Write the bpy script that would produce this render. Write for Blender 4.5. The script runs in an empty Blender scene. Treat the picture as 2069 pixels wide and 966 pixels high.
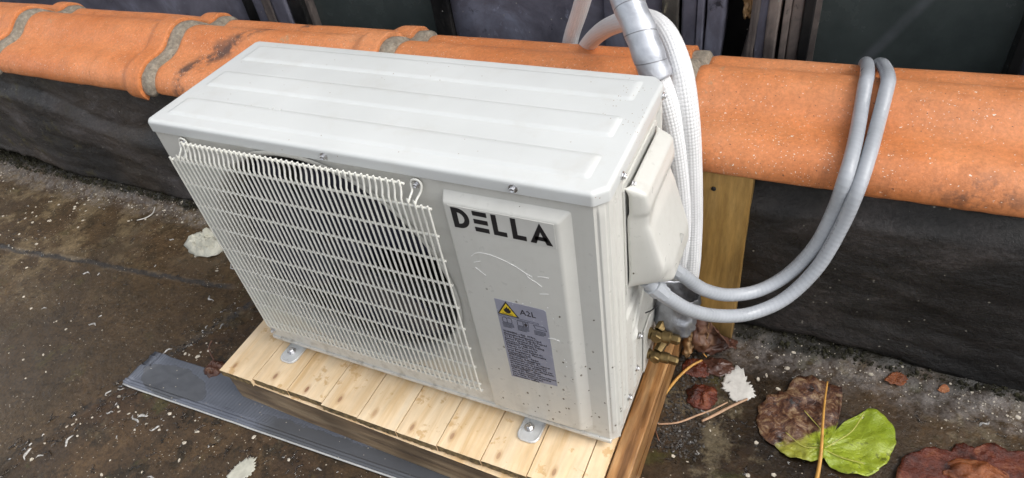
import bpy, bmesh, math, random
from mathutils import Vector, Matrix, Euler, noise as mn
random.seed(7)
R = math.radians
scn = bpy.context.scene
COL = scn.collection

# ------------------------------------------------------------------ camera
FPX = 1346.75
CAM = Vector((0.99643, -0.57964, 1.05122))
EUL = Euler((0.836539, 0.136997, 0.423196), 'XYZ')
cd = bpy.data.cameras.new('camera'); cam = bpy.data.objects.new('camera', cd); COL.objects.link(cam)
cam.location = CAM; cam.rotation_euler = EUL
cd.sensor_width = 36; cd.lens = 36*FPX/2069; cd.clip_start = .02; cd.clip_end = 200
scn.camera = cam

# ------------------------------------------------------------------ sky and sun (overcast)
SUN_EL, SUN_AZ = R(48), R(80)            # azimuth from +y towards +x
w = bpy.data.worlds.new('World'); scn.world = w; w.use_nodes = True
nt = w.node_tree; nt.nodes.clear()
sk = nt.nodes.new('ShaderNodeTexSky'); sk.sky_type = 'NISHITA'; sk.sun_disc = False
sk.sun_elevation = SUN_EL; sk.sun_rotation = SUN_AZ; sk.air_density = 1.0; sk.dust_density = 4.0; sk.ozone_density = 1.0
hs = nt.nodes.new('ShaderNodeHueSaturation'); hs.inputs['Saturation'].default_value = .22
bg = nt.nodes.new('ShaderNodeBackground'); bg.inputs['Strength'].default_value = .15
wo = nt.nodes.new('ShaderNodeOutputWorld')
nt.links.new(sk.outputs[0], hs.inputs['Color']); nt.links.new(hs.outputs[0], bg.inputs['Color']); nt.links.new(bg.outputs[0], wo.inputs[0])
sl = bpy.data.lights.new('sun', 'SUN'); sl.energy = .6; sl.angle = R(40); sl.color = (1, .97, .93)
so = bpy.data.objects.new('sun', sl); COL.objects.link(so)
sd = Vector((math.sin(SUN_AZ)*math.cos(SUN_EL), math.cos(SUN_AZ)*math.cos(SUN_EL), math.sin(SUN_EL)))
so.rotation_euler = sd.to_track_quat('Z', 'Y').to_euler(); so.location = sd*6
scn.view_settings.view_transform = 'Standard'; scn.view_settings.look = 'None'
scn.view_settings.exposure = .97; scn.view_settings.gamma = 1
scn.render.resolution_x = 1024; scn.render.resolution_y = 478

# ------------------------------------------------------------------ helpers
MROT = EUL.to_matrix()
def at(px, py, ax, v):
    """point of the place seen at a pixel of the 2069-wide photo, on the plane ax = v"""
    d = MROT @ Vector(((px-1034.5)/FPX, -(py-483)/FPX, -1))
    i = 'xyz'.index(ax); return CAM + d*((v-CAM[i])/d[i])
def fbm(x, y, z, o=4):
    s = 0; a = .5
    for _ in range(o):
        s += a*mn.noise(Vector((x, y, z))); x *= 2.03; y *= 2.03; z *= 2.03; a *= .5
    return s
def sm(a, b, x):
    t = max(0, min(1, (x-a)/(b-a))); return t*t*(3-2*t)
def lerpprof(P, t):
    if t <= P[0][0]: return P[0][1]
    for (a, b), (c, d) in zip(P, P[1:]):
        if t <= c: return b+(d-b)*(t-a)/(c-a)
    return P[-1][1]
def catmull(P, n):
    P = [Vector(p) for p in P]; Q = [2*P[0]-P[1]]+P+[2*P[-1]-P[-2]]; out = []
    for i in range(1, len(Q)-2):
        a, b, c, d = Q[i-1:i+3]
        for k in range(n):
            t = k/n
            out.append(.5*((2*b)+(c-a)*t+(2*a-5*b+4*c-d)*t*t+(3*b-a-3*c+d)*t**3))
    out.append(P[-1]); return out

class MB:
    def __init__(s): s.v = []; s.f = []; s.uv = []; s.mi = []
    def quad(s, pts, mi=0, uv=None):
        b = len(s.v); s.v += [tuple(p) for p in pts]; s.f.append(tuple(range(b, b+len(pts)))); s.mi.append(mi)
        s.uv.append(uv or [(0, 0)]*len(pts)); return s
    def box(s, x0, x1, y0, y1, z0, z1, mi=0):
        b = len(s.v)
        s.v += [(x, y, z) for z in (z0, z1) for y in (y0, y1) for x in (x0, x1)]
        for f in ((0, 2, 3, 1), (4, 5, 7, 6), (0, 1, 5, 4), (2, 6, 7, 3), (0, 4, 6, 2), (1, 3, 7, 5)):
            s.f.append(tuple(b+i for i in f)); s.mi.append(mi); s.uv.append([(s.v[b+i][0], s.v[b+i][1]) for i in f])
        return s
    def grid(s, fn, nu, nv, mi=0, flip=False):
        b = len(s.v)
        for j in range(nv+1):
            for i in range(nu+1): s.v.append(tuple(fn(i/nu, j/nv)))
        for j in range(nv):
            for i in range(nu):
                a = b+j*(nu+1)+i; f = (a, a+1, a+nu+2, a+nu+1)
                u = [(i/nu, j/nv), ((i+1)/nu, j/nv), ((i+1)/nu, (j+1)/nv), (i/nu, (j+1)/nv)]
                if flip: f = f[::-1]; u = u[::-1]
                s.f.append(f); s.mi.append(mi); s.uv.append(u)
        return s
    def tube(s, path, r, seg=12, caps=True, mi=0):
        path = [Vector(p) for p in path]; n = len(path); rf = r if callable(r) else (lambda t: r)
        t0 = (path[1]-path[0]).normalized()
        up = Vector((0, 0, 1)) if abs(t0.z) < .9 else Vector((1, 0, 0))
        nx = t0.cross(up).normalized(); L = 0; b = len(s.v); Ls = []
        for i, p in enumerate(path):
            t = ((path[min(i+1, n-1)]-path[max(i-1, 0)])).normalized()
            nx = (nx-t*nx.dot(t)).normalized(); ny = t.cross(nx)
            if i: L += (p-path[i-1]).length
            Ls.append(L); rr = rf(i/(n-1))
            for k in range(seg):
                a = 2*math.pi*k/seg; s.v.append(tuple(p+nx*(rr*math.cos(a))+ny*(rr*math.sin(a))))
        for i in range(n-1):
            for k in range(seg):
                k2 = (k+1) % seg
                s.f.append((b+i*seg+k, b+i*seg+k2, b+(i+1)*seg+k2, b+(i+1)*seg+k)); s.mi.append(mi)
                s.uv.append([(k/seg, Ls[i]), ((k+1)/seg, Ls[i]), ((k+1)/seg, Ls[i+1]), (k/seg, Ls[i+1])])
        if caps:
            s.f.append(tuple(b+k for k in range(seg))[::-1]); s.mi.append(mi); s.uv.append([(0, 0)]*seg)
            s.f.append(tuple(b+(n-1)*seg+k for k in range(seg))); s.mi.append(mi); s.uv.append([(0, 0)]*seg)
        return s
    def lathe(s, o, d, prof, seg=16, mi=0):
        """prof: (radius, distance along d)"""
        o = Vector(o); d = Vector(d).normalized(); up = Vector((0, 0, 1)) if abs(d.z) < .9 else Vector((1, 0, 0))
        a = d.cross(up).normalized(); c = d.cross(a); b = len(s.v)
        for r, h in prof:
            for k in range(seg):
                an = 2*math.pi*(k+.5)/seg; s.v.append(tuple(o+d*h+a*(r*math.cos(an))+c*(r*math.sin(an))))
        for i in range(len(prof)-1):
            for k in range(seg):
                k2 = (k+1) % seg
                s.f.append((b+i*seg+k, b+i*seg+k2, b+(i+1)*seg+k2, b+(i+1)*seg+k)); s.mi.append(mi); s.uv.append([(k/seg, prof[i][1])]*4)
        s.f.append(tuple(b+(len(prof)-1)*seg+k for k in range(seg))); s.mi.append(mi); s.uv.append([(0, 0)]*seg)
        return s
    def prism(s, pts, fn0, fn1, mi=0):
        """closed 2-D outline between two placements"""
        n = len(pts); b = len(s.v); s.v += [tuple(fn0(*p)) for p in pts]+[tuple(fn1(*p)) for p in pts]
        s.f.append(tuple(b+i for i in range(n))); s.f.append(tuple(b+n+i for i in range(n))[::-1]); s.mi += [mi, mi]; s.uv += [[(0, 0)]*n]*2
        for i in range(n):
            j = (i+1) % n; s.f.append((b+j, b+i, b+n+i, b+n+j)); s.mi.append(mi); s.uv.append([(0, 0)]*4)
        return s
    def mesh(s, name, mats, smooth=False, bevel=0, seg=2, fixn=True):
        me = bpy.data.meshes.new(name); me.from_pydata(s.v, [], s.f)
        ul = me.uv_layers.new(name='UVMap'); k = 0
        for f in s.uv:
            for u in f: ul.data[k].uv = u; k += 1
        for m in (mats if isinstance(mats, (list, tuple)) else [mats]): me.materials.append(m)
        for p, i in zip(me.polygons, s.mi): p.material_index = i
        if fixn or bevel:
            bm = bmesh.new(); bm.from_mesh(me)
            if bevel:
                bmesh.ops.bevel(bm, geom=[e for e in bm.edges if len(e.link_faces) == 2 and e.calc_face_angle(0) > .5], offset=bevel, segments=seg, affect='EDGES', profile=.5)
            if fixn: bmesh.ops.recalc_face_normals(bm, faces=bm.faces)
            bm.to_mesh(me); bm.free()
        if smooth:
            for p in me.polygons: p.use_smooth = True
            if smooth != True: me.set_sharp_from_angle(angle=R(smooth))
        return me
    def build(s, name, mats, parent=None, **k):
        return link(name, s.mesh(name, mats, **k), parent)
def link(name, data, parent=None, loc=(0, 0, 0), rot=(0, 0, 0)):
    o = bpy.data.objects.new(name, data); COL.objects.link(o); o.location = loc; o.rotation_euler = rot
    if parent:
        o.parent = parent; o.matrix_parent_inverse = Matrix.Translation(-Vector(parent['_o'])) if '_o' in parent else Matrix()
    return o
def tag(o, label, cat, group=None):
    o['label'] = label; o['category'] = cat
    if group: o['group'] = group
    return o
def thing(name, loc, label, cat, group=None):
    o = bpy.data.objects.new(name, None); COL.objects.link(o); o.location = loc; o['_o'] = tuple(loc); o.empty_display_size = .05
    return tag(o, label, cat, group)

# ------------------------------------------------------------------ material helpers
class Mat:
    def __init__(s, name, col=(.5, .5, .5), rough=.5, metal=0, spec=.5):
        s.m = bpy.data.materials.new(name); s.m.use_nodes = True; s.t = s.m.node_tree; s.b = s.t.nodes['Principled BSDF']
        s.set('Base Color', (*col, 1)); s.set('Roughness', rough); s.set('Metallic', metal); s.set('Specular IOR Level', spec)
        s.tc = s.t.nodes.new('ShaderNodeTexCoord'); s.obj = s.tc.outputs['Object']; s.uvo = s.tc.outputs['UV']
    def set(s, k, v):
        if isinstance(v, bpy.types.NodeSocket): s.t.links.new(v, s.b.inputs[k])
        else: s.b.inputs[k].default_value = v
    def node(s, ty, ins={}, **pr):
        n = s.t.nodes.new(ty)
        for k, v in pr.items(): setattr(n, k, v)
        for k, v in ins.items():
            if isinstance(v, bpy.types.NodeSocket): s.t.links.new(v, n.inputs[k])
            else: n.inputs[k].default_value = v
        return n
    def map(s, scale=(1, 1, 1), src=None, loc=(0, 0, 0), rot=(0, 0, 0)):
        return s.node('ShaderNodeMapping', {'Vector': src or s.obj, 'Scale': scale, 'Location': loc, 'Rotation': rot}).outputs[0]
    def noise(s, scale, detail=4, rough=.55, vec=None, dist=0):
        return s.node('ShaderNodeTexNoise', {'Vector': vec or s.obj, 'Scale': scale, 'Detail': detail, 'Roughness': rough, 'Distortion': dist}).outputs['Fac']
    def vor(s, scale, vec=None, feature='F1', out='Distance', rnd=1):
        return s.node('ShaderNodeTexVoronoi', {'Vector': vec or s.obj, 'Scale': scale, 'Randomness': rnd}, feature=feature).outputs[out]
    def wave(s, scale, dist=2, detail=2, vec=None, direction='X', dscale=1):
        return s.node('ShaderNodeTexWave', {'Vector': vec or s.obj, 'Scale': scale, 'Distortion': dist, 'Detail': detail, 'Detail Scale': dscale}, bands_direction=direction).outputs['Fac']
    def ramp(s, fac, *st):
        n = s.node('ShaderNodeValToRGB', {'Fac': fac}); e = n.color_ramp.elements
        while len(e) < len(st): e.new(.5)
        for i, (p, c) in enumerate(st):
            e[i].position = p; e[i].color = (c, c, c, 1) if not isinstance(c, tuple) else (*c, 1)
        return n.outputs[0]
    def mix(s, f, a, b, mode='MIX'):
        n = s.t.nodes.new('ShaderNodeMix'); n.data_type = 'RGBA'; n.blend_type = mode
        for k, v in ((0, f), (6, a), (7, b)):
            if isinstance(v, bpy.types.NodeSocket): s.t.links.new(v, n.inputs[k])
            else: n.inputs[k].default_value = (*v, 1) if isinstance(v, tuple) else v
        return n.outputs[2]
    def grain(s, c, scale, lo, hi, vec=None, k=1.):
        return s.mix(k, c, s.ramp(s.noise(scale, 6, .72, vec), (.33, lo), (.67, hi)), 'MULTIPLY')
    def math(s, op, a, b=0., c=0.):
        n = s.t.nodes.new('ShaderNodeMath'); n.operation = op
        for i, v in enumerate((a, b, c)):
            if isinstance(v, bpy.types.NodeSocket): s.t.links.new(v, n.inputs[i])
            else: n.inputs[i].default_value = v
        return n.outputs[0]
    def xyz(s, src=None):
        n = s.node('ShaderNodeSeparateXYZ', {0: src or s.obj}); return n.outputs
    def rng(s, v, a, b, c=0., d=1., smooth=True):
        return s.node('ShaderNodeMapRange', {'Value': v, 'From Min': a, 'From Max': b, 'To Min': c, 'To Max': d}, interpolation_type='SMOOTHSTEP' if smooth else 'LINEAR').outputs[0]
    def bump(s, h, strength=.3, dist=.01):
        n = s.node('ShaderNodeBump', {'Height': h, 'Strength': strength, 'Distance': dist}); s.set('Normal', n.outputs[0]); return n

def plain(name, col, rough=.5, metal=0, var=.12, scale=30, bump=0):
    m = Mat(name, col, rough, metal); n = m.noise(scale)
    d = tuple(c*(1-var) for c in col); l = tuple(min(1, c*(1+var)) for c in col)
    m.set('Base Color', m.ramp(n, (.3, d), (.7, l))); m.set('Roughness', m.rng(n, .3, .7, max(.03, rough-.06), rough+.08))
    if bump: m.bump(n, bump, .002)
    return m.m

# painted sheet metal with dirt flecks (thicker low down where rain splashes up)
def paint_mat(name, col, fleck):
    m = Mat(name, col, .33)
    x, y, z = m.xyz()
    n1 = m.noise(6, 5); n2 = m.noise(55, 4, .6)
    c = m.ramp(n1, (.3, tuple(a*.96 for a in col)), (.7, tuple(min(1, a*1.03) for a in col)))
    grime = m.math('MULTIPLY', m.rng(n2, .45, .75), m.math('ADD', m.rng(z, .07, .0, 0, .55), .05))
    c = m.mix(grime, c, (.20, .17, .12))
    stk = m.noise(34, 4, .6, m.map((1, 1, .06)))
    c = m.mix(m.math('MULTIPLY', m.rng(stk, .52, .72), .16), c, (.34, .31, .26))
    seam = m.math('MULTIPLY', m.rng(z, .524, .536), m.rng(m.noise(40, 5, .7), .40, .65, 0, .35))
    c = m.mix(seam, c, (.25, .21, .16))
    if fleck:
        st = m.map((1, 1, .7)); vd = m.vor(150, st); vr = m.vor(150, st, out='Color')
        rr = m.xyz(vr)[0]
        dens = m.math('MULTIPLY', m.rng(z, .46, .10, .01, .5), m.math('MULTIPLY', m.rng(x, .52, .70, .05, 1), m.rng(x, .790, .784)))
        on = m.math('MULTIPLY', m.math('LESS_THAN', rr, dens), m.math('LESS_THAN', vd, m.rng(m.math('POWER', m.xyz(vr)[1], 2.5), 0, 1, .06, .30, False)))
        on = m.math('MULTIPLY', on, m.rng(m.noise(18, 3), .40, .52))
        c = m.mix(on, c, (.09, .075, .055))
    m.set('Base Color', c); m.set('Roughness', m.rng(n2, .3, .7, .27, .42)); m.bump(m.noise(240, 2), .04, .001)
    return m.m
M = {}
PC = (.585, .58, .54)
M['paint'] = paint_mat('unit_paint', PC, True)
def lid_mat():
    m = Mat('lid_paint', (.66, .67, .655), .36); x, y, z = m.xyz()
    n1 = m.noise(5, 5); c = m.ramp(n1, (.3, (.545, .56, .55)), (.7, (.60, .615, .605)))
    vd = m.vor(260); vr = m.xyz(m.vor(260, out='Color'))[0]
    msk = m.math('ADD', m.rng(m.math('MULTIPLY', m.noise(9, 3), m.rng(x, .55, .78, .75, 1.25)), .60, .78, 0, .5), .008)
    on = m.math('MULTIPLY', m.math('LESS_THAN', vr, msk), m.math('LESS_THAN', vd, .22))
    c = m.mix(on, c, (.27, .20, .14))
    c = m.mix(m.math('MULTIPLY', m.rng(m.noise(14, 5, .65), .50, .75), .22), c, (.45, .42, .36))
    m.set('Base Color', c); m.set('Roughness', m.rng(n1, .3, .7, .3, .44)); m.bump(m.noise(7, 2), .05, .01); return m.m
M['lid'] = lid_mat()
M['wire'] = plain('coated_wire', (.68, .675, .62), .38, 0, .06, 40)
M['navy'] = plain('fan_plastic', (.022, .025, .048), .34)
M['void'] = plain('coil_fins', (.010, .010, .012), .6)
M['steel'] = plain('zinc_screw', (.62, .62, .63), .28, 1, .15, 300)
M['galv'] = plain('galvanised_plate', (.66, .67, .67), .33, .35, .1, 60)
M['galvw'] = plain('pale_vinyl_edge', (.42, .42, .41), .4)
M['black'] = plain('black_ink', (.014, .013, .015), .45)
M['sticker'] = plain('grey_sticker', (.575, .57, .535), .38, 0, .05, 20)
M['label'] = plain('label_painted_reflection', (.29, .295, .36), .33, 0, .06, 30)  # silver label; its grey-lavender reflection is put into the base colour
M['yellow'] = plain('yellow_ink', (.72, .52, .03), .4)
M['ink'] = plain('label_ink', (.030, .028, .036), .45)
M['scratch'] = plain('scratch', (.82, .82, .80), .35)
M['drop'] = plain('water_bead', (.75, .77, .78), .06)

def terracotta():
    m = Mat('terracotta', (.5, .17, .06), .4); x, y, z = m.xyz()
    n = m.noise(4, 6, .6); n2 = m.noise(26, 5, .6); st = m.noise(9, 4, .6, m.map((.25, 1, 1)))
    c = m.ramp(n, (.25, (.58, .18, .050)), (.5, (.69, .26, .100)), (.78, (.75, .345, .17)))
    c = m.mix(m.rng(st, .42, .72, 0, .55), c, (.62, .215, .075))
    c = m.mix(m.rng(n2, .58, .78, 0, .6), c, (.40, .13, .045))
    c = m.mix(m.rng(m.noise(2.1, 6, .65, m.map((.6, 1.5, 1.5), loc=(4, 2, 1))), .52, .70, 0, .55), c, (.47, .125, .030))
    oi = m.node('ShaderNodeObjectInfo').outputs['Random']
    c = m.mix(m.rng(oi, 0, 1, 0, .38, False), c, (.62, .19, .05))
    dr = m.noise(22, 6, .7, m.map((1, .12, .12), loc=(3, 0, 0)))
    c = m.mix(m.math('MULTIPLY', m.rng(dr, .54, .70), m.rng(z, .37, .30, .1, .6)), c, (.30, .10, .04))
    c = m.grain(m.grain(c, 150, .72, 1.0), 14, .80, 1.0)
    c = m.mix(1., c, (1.22, 1.22, 1.22), 'MULTIPLY')
    # soot smears on the second tile and near the right end
    sx = m.math('ADD', x, m.math('MULTIPLY', m.math('SUBTRACT', m.noise(7, 3), .5), .25))
    line = m.math('ABSOLUTE', m.math('SUBTRACT', m.math('ADD', sx, m.math('MULTIPLY', y, -.62)), -.735))
    soot = m.math('MULTIPLY', m.rng(line, .055, .012), m.math('MULTIPLY', m.rng(m.noise(16, 5, .7), .40, .58), m.math('MULTIPLY', m.rng(x, -.54, -.50), m.rng(x, -.2, -.27))))
    dx = m.math('SUBTRACT', x, 1.235); dz = m.math('SUBTRACT', z, .325)
    rr = m.math('SQRT', m.math('ADD', m.math('MULTIPLY', dx, dx), m.math('MULTIPLY', m.math('MULTIPLY', dz, dz), 6)))
    soot2 = m.math('MULTIPLY', m.rng(rr, .10, .02), m.rng(m.noise(30, 5, .7), .45, .65, 0, .75))
    c = m.mix(m.math('MULTIPLY', m.math('MAXIMUM', soot, soot2), .88), c, (.055, .04, .036))
    wv = m.node('ShaderNodeVectorMath', {0: m.map((.7, 1, 1)), 1: m.node('ShaderNodeVectorMath', {0: m.node('ShaderNodeTexNoise', {'Vector': m.obj, 'Scale': 140}).outputs['Color'], 'Scale': .008}, operation='SCALE').outputs[0]}, operation='ADD').outputs[0]
    # lime and paint specks
    for sc, th, dn, co in ((170, .14, .10, (.80, .74, .64)), (330, .22, .16, (.78, .70, .58)), (55, .10, .05, (.74, .70, .60)), (210, .17, .14, (.16, .07, .04))):
        v = m.vor(sc, wv); r = m.xyz(m.vor(sc, wv, out='Color'))[0]
        cl = m.rng(m.noise(6, 3), .35, .7, .3, 1.6)
        c = m.mix(m.math('MULTIPLY', m.math('LESS_THAN', r, m.math('MULTIPLY', cl, dn)), m.math('LESS_THAN', v, th)), c, co)
    gut = m.math('MULTIPLY', m.rng(m.math('ABSOLUTE', m.math('SUBTRACT', y, .662)), .022, .004), m.rng(m.noise(60, 5, .7, m.map((.4, 1, 1))), .42, .62, 0, .7))
    c = m.mix(gut, c, (.24, .13, .06))
    # lichen
    c = m.mix(m.math('MULTIPLY', m.rng(m.noise(11, 6, .75), .63, .72), .55), c, (.33, .30, .19))
    m.set('Base Color', c); m.set('Roughness', m.rng(n2, .3, .7, .38, .60))
    m.bump(m.math('ADD', m.math('MULTIPLY', n2, .7), m.math('MULTIPLY', m.noise(190, 4, .7), .45)), .34, .006); return m.m
M['terra'] = terracotta()
def mortar():
    m = Mat('mortar', (.26, .22, .17), .9); n = m.noise(90, 5, .7)
    c = m.ramp(n, (.25, (.13, .105, .08)), (.5, (.26, .225, .175)), (.75, (.42, .37, .29)))
    m.set('Base Color', m.mix(m.rng(m.noise(12, 4), .5, .8, 0, .5), c, (.17, .14, .09))); m.bump(n, .7, .006); return m.m
M['mortar'] = mortar()
def bitumen():
    m = Mat('bitumen_felt', (.02, .02, .02), .35); x, y, z = m.xyz()
    s = m.map((1, 1, 1.9), rot=(0, R(-14), 0)); a = m.noise(3.2, 8, .68, s, .5); b = m.noise(9, 7, .65, s, 1.2)
    c = m.ramp(a, (.36, (.009, .0085, .0085)), (.48, (.021, .0185, .0175)), (.58, (.050, .042, .039)), (.72, (.115, .105, .11)))
    c = m.mix(m.math('MULTIPLY', m.rng(m.noise(3.4, 5), .5, .75), m.rng(x, .6, -.4, 0, .8)), c, (.050, .034, .020))
    c = m.mix(m.rng(b, .64, .8, 0, .5), c, (.11, .105, .115))
    c = m.mix(m.math('MULTIPLY', m.rng(z, .19, .30), m.rng(m.noise(10, 5), .35, .6, .2, .8)), c, (.014, .014, .012))  # shade of the coping painted into the upper felt
    c = m.mix(m.math('MULTIPLY', m.rng(m.noise(14, 6, .7), .55, .66), m.rng(x, -.9, -1.3, 0, .8)), c, (.065, .055, .018))
    c = m.mix(1., m.grain(c, 120, .35, 1.0), (1.5, 1.5, 1.5), 'MULTIPLY')
    v = m.vor(90); r = m.xyz(m.vor(90, out='Color'))[0]
    c = m.mix(m.math('MULTIPLY', m.math('LESS_THAN', r, .09), m.math('LESS_THAN', v, .16)), c, (.26, .24, .2))
    m.set('Base Color', c); m.set('Roughness', m.rng(b, .3, .7, .24, .55))
    m.bump(m.math('ADD', a, m.math('ADD', m.math('MULTIPLY', b, .35), m.math('MULTIPLY', m.noise(90, 6, .75), .45))), .7, .012); return m.m
M['bit'] = bitumen()
M['core'] = plain('mossy_masonry', (.020, .018, .012), .85, 0, .5, 50, .8)
def floor_mat():
    m = Mat('wet_roof_felt', (.03, .03, .02), .3, 0, .4); x, y, z = m.xyz()
    a = m.noise(2.3, 8, .6, None, .4); b = m.noise(11, 8, .65); f = m.noise(70, 5, .7)
    c = m.ramp(a, (.36, (.014, .0095, .006)), (.49, (.044, .029, .016)), (.60, (.080, .050, .024)), (.75, (.070, .056, .020)))
    c = m.mix(m.rng(m.noise(4.2, 6, .6, m.map(loc=(3, 1, 0))), .50, .68, 0, .75), c, (.062, .036, .018))
    tan = m.math('MULTIPLY', m.rng(b, .46, .60), m.math('MULTIPLY', m.rng(m.math('ADD', x, m.math('MULTIPLY', y, -1.1)), -.55, -1.25), .95))
    c = m.mix(tan, c, (.215, .165, .095))
    c = m.mix(m.math('MULTIPLY', m.rng(m.noise(15, 7, .72, m.map(loc=(8, 3, 0))), .52, .60), m.rng(m.noise(1.9, 3), .42, .6, .1, .75)), c, (.018, .014, .007))
    c = m.mix(m.math('MULTIPLY', m.rng(m.noise(9, 7, .7, m.map(loc=(2, 9, 0))), .58, .66), .5), c, (.060, .062, .018))
    t2 = m.math('MULTIPLY', m.rng(m.noise(7, 7, .7, m.map(loc=(5, 2, 0))), .57, .66), .8)
    c = m.mix(m.math('MULTIPLY', t2, m.rng(x, .9, .5, .9, .55)), c, (.15, .125, .08))
    xl = m.math('ADD', m.math('SUBTRACT', x, m.math('MULTIPLY', y, .40)), m.math('MULTIPLY', m.math('SUBTRACT', b, .5), .05))
    c = m.mix(m.rng(xl, -.295, -.305, 0, .45), c, (.088, .062, .034))
    c = m.mix(m.math('MULTIPLY', m.rng(m.math('ABSOLUTE', m.math('SUBTRACT', xl, -.302)), .010, .002), m.rng(f, .4, .6, .2, .9)), c, (.011, .008, .005))
    ylp = m.math('ADD', m.math('SUBTRACT', y, m.math('MULTIPLY', x, .10)), m.math('MULTIPLY', m.math('SUBTRACT', b, .5), .05))
    c = m.mix(m.math('MULTIPLY', m.rng(m.math('ABSOLUTE', m.math('SUBTRACT', ylp, .195)), .010, .002), m.rng(x, -.32, -.38, 0, .8)), c, (.012, .009, .006))
    # silty tide line at the wall foot, then black moss
    yy = m.math('ADD', y, m.math('MULTIPLY', m.math('SUBTRACT', b, .5), .12))
    silt = m.math('MULTIPLY', m.rng(yy, .305, .35), m.rng(f, .36, .62))
    c = m.mix(m.math('MULTIPLY', silt, .5), c, (.20, .185, .18))
    c = m.mix(m.math('MULTIPLY', m.rng(yy, .375, .40), .93), c, (.016, .0145, .009))
    # pale grit
    for sc, th, dn in ((95, .15, .05), (190, .2, .12)):
        v = m.vor(sc, m.map((1, 1, .2))); r = m.xyz(m.vor(sc, m.map((1, 1, .2)), out='Color'))[0]
        c = m.mix(m.math('MULTIPLY', m.math('LESS_THAN', r, m.math('MULTIPLY', m.rng(a, .35, .65, .4, 1.4), dn)), m.math('LESS_THAN', v, th)), c, (.42, .38, .31))
    c = m.grain(m.grain(c, 130, .45, 1.0), 34, .62, 1.0)
    c = m.mix(1., c, (1.55, 1.5, 1.45), 'MULTIPLY')
    m.set('Base Color', c)
    wet = m.rng(m.noise(3.6, 4, .5, m.map(loc=(1, 7, 0))), .40, .60)
    m.set('Roughness', m.math('ADD', m.math('MULTIPLY', wet, .26), m.rng(f, .3, .7, .04, .16)))
    h = m.math('ADD', m.math('MULTIPLY', b, .5), m.math('MULTIPLY', m.math('MULTIPLY', f, m.math('ADD', wet, .25)), .4))
    m.bump(m.math('ADD', h, m.math('MULTIPLY', m.noise(210, 4, .7), .14)), .6, .010); return m.m
M['floor'] = floor_mat()

def wood(name, cols, axis, rough=.55, scale=1., knots=False, wetness=0, dark_ends=None):
    m = Mat(name, cols[1], rough); x, y, z = m.xyz()
    rnd = m.node('ShaderNodeObjectInfo').outputs['Random']
    off = m.node('ShaderNodeCombineXYZ', {0: m.math('MULTIPLY', rnd, 7.3), 1: m.math('MULTIPLY', rnd, 3.1), 2: m.math('MULTIPLY', rnd, 5.7)}).outputs[0]
    sc = {'x': (.10, 1, 1), 'y': (1, .10, 1), 'z': (1, 1, .10)}[axis]
    vec = m.node('ShaderNodeVectorMath', {0: m.obj, 1: off}, operation='ADD').outputs[0]
    vec = m.map(tuple(a*scale for a in sc), vec)
    kn = None
    if knots:
        u, v, _ = m.xyz(m.uvo)
        kd = m.math('SQRT', m.math('ADD', m.math('MULTIPLY', u, u), m.math('MULTIPLY', m.math('MULTIPLY', v, v), .22)))
        kn = kd
        vec = m.node('ShaderNodeVectorMath', {0: vec, 1: m.node('ShaderNodeCombineXYZ', {0: m.math('MULTIPLY', m.math('DIVIDE', u, m.math('ADD', kd, .006)), .0045)}).outputs[0]}, operation='ADD').outputs[0]
    a = m.noise(28, 5, .6, vec, .35); b = m.noise(120, 3, .6, vec, .2); g = m.noise(6, 3, .5)
    c = m.ramp(a, (.30, cols[0]), (.5, cols[1]), (.70, cols[2]))
    c = m.mix(m.rng(b, .52, .75, 0, .35), c, cols[0])
    if knots:
        c = m.mix(m.rng(kd, .0085, .004, 0, .45), c, (.42, .22, .09))
        c = m.mix(m.math('MULTIPLY', m.rng(kd, .0040, .0026), m.rng(rnd, 0, 1, .25, 1., False)), c, (.22, .09, .05))
        c = m.mix(m.math('MULTIPLY', m.rng(m.noise(26, 5, .7), .59, .66), .6), c, (.50, .27, .07))
        c = m.mix(m.math('MULTIPLY', m.rng(m.noise(5, 6, .65), .50, .66), .30), c, (.52, .36, .19))
        c = m.mix(m.rng(rnd, 0, 1, 0, .16, False), c, (.62, .40, .20))
    c = m.grain(c, 75, .84 if knots else .50, 1., vec)
    c = m.mix(1., c, ((1.08,)*3 if knots else (1.3,)*3), 'MULTIPLY')
    if wetness: c = m.mix(m.rng(g, .40, .62, 0, wetness), c, tuple(q*.38 for q in cols[0]))
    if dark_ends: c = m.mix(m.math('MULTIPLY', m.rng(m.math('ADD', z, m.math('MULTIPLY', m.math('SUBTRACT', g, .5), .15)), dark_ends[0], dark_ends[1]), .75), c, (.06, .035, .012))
    m.set('Base Color', c); m.set('Roughness', m.rng(a, .3, .7, rough-.1, rough+.08)); m.bump(m.math('ADD', a, b), .14, .003); return m.m
M['pine'] = wood('fresh_pine', ((.68, .46, .23), (.81, .635, .415), (.84, .69, .49)), 'y', .6, 1., True)
M['sawn'] = plain('sawn_end_grain', (.17, .12, .055), .85, 0, .65, 120, .9)
M['beam'] = wood('wet_dark_beam', ((.13, .082, .044), (.24, .165, .095), (.36, .265, .165)), 'x', .42, 1.1, False, .55)
M['red'] = wood('wet_reddish_board', ((.10, .038, .010), (.33, .155, .052), (.52, .32, .15)), 'y', .34, 1.3, False, .35)
M['post'] = wood('yellowed_stud', ((.27, .145, .035), (.40, .235, .065), (.48, .30, .10)), 'z', .55, .8, False, .12, (.0, -.12))
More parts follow.
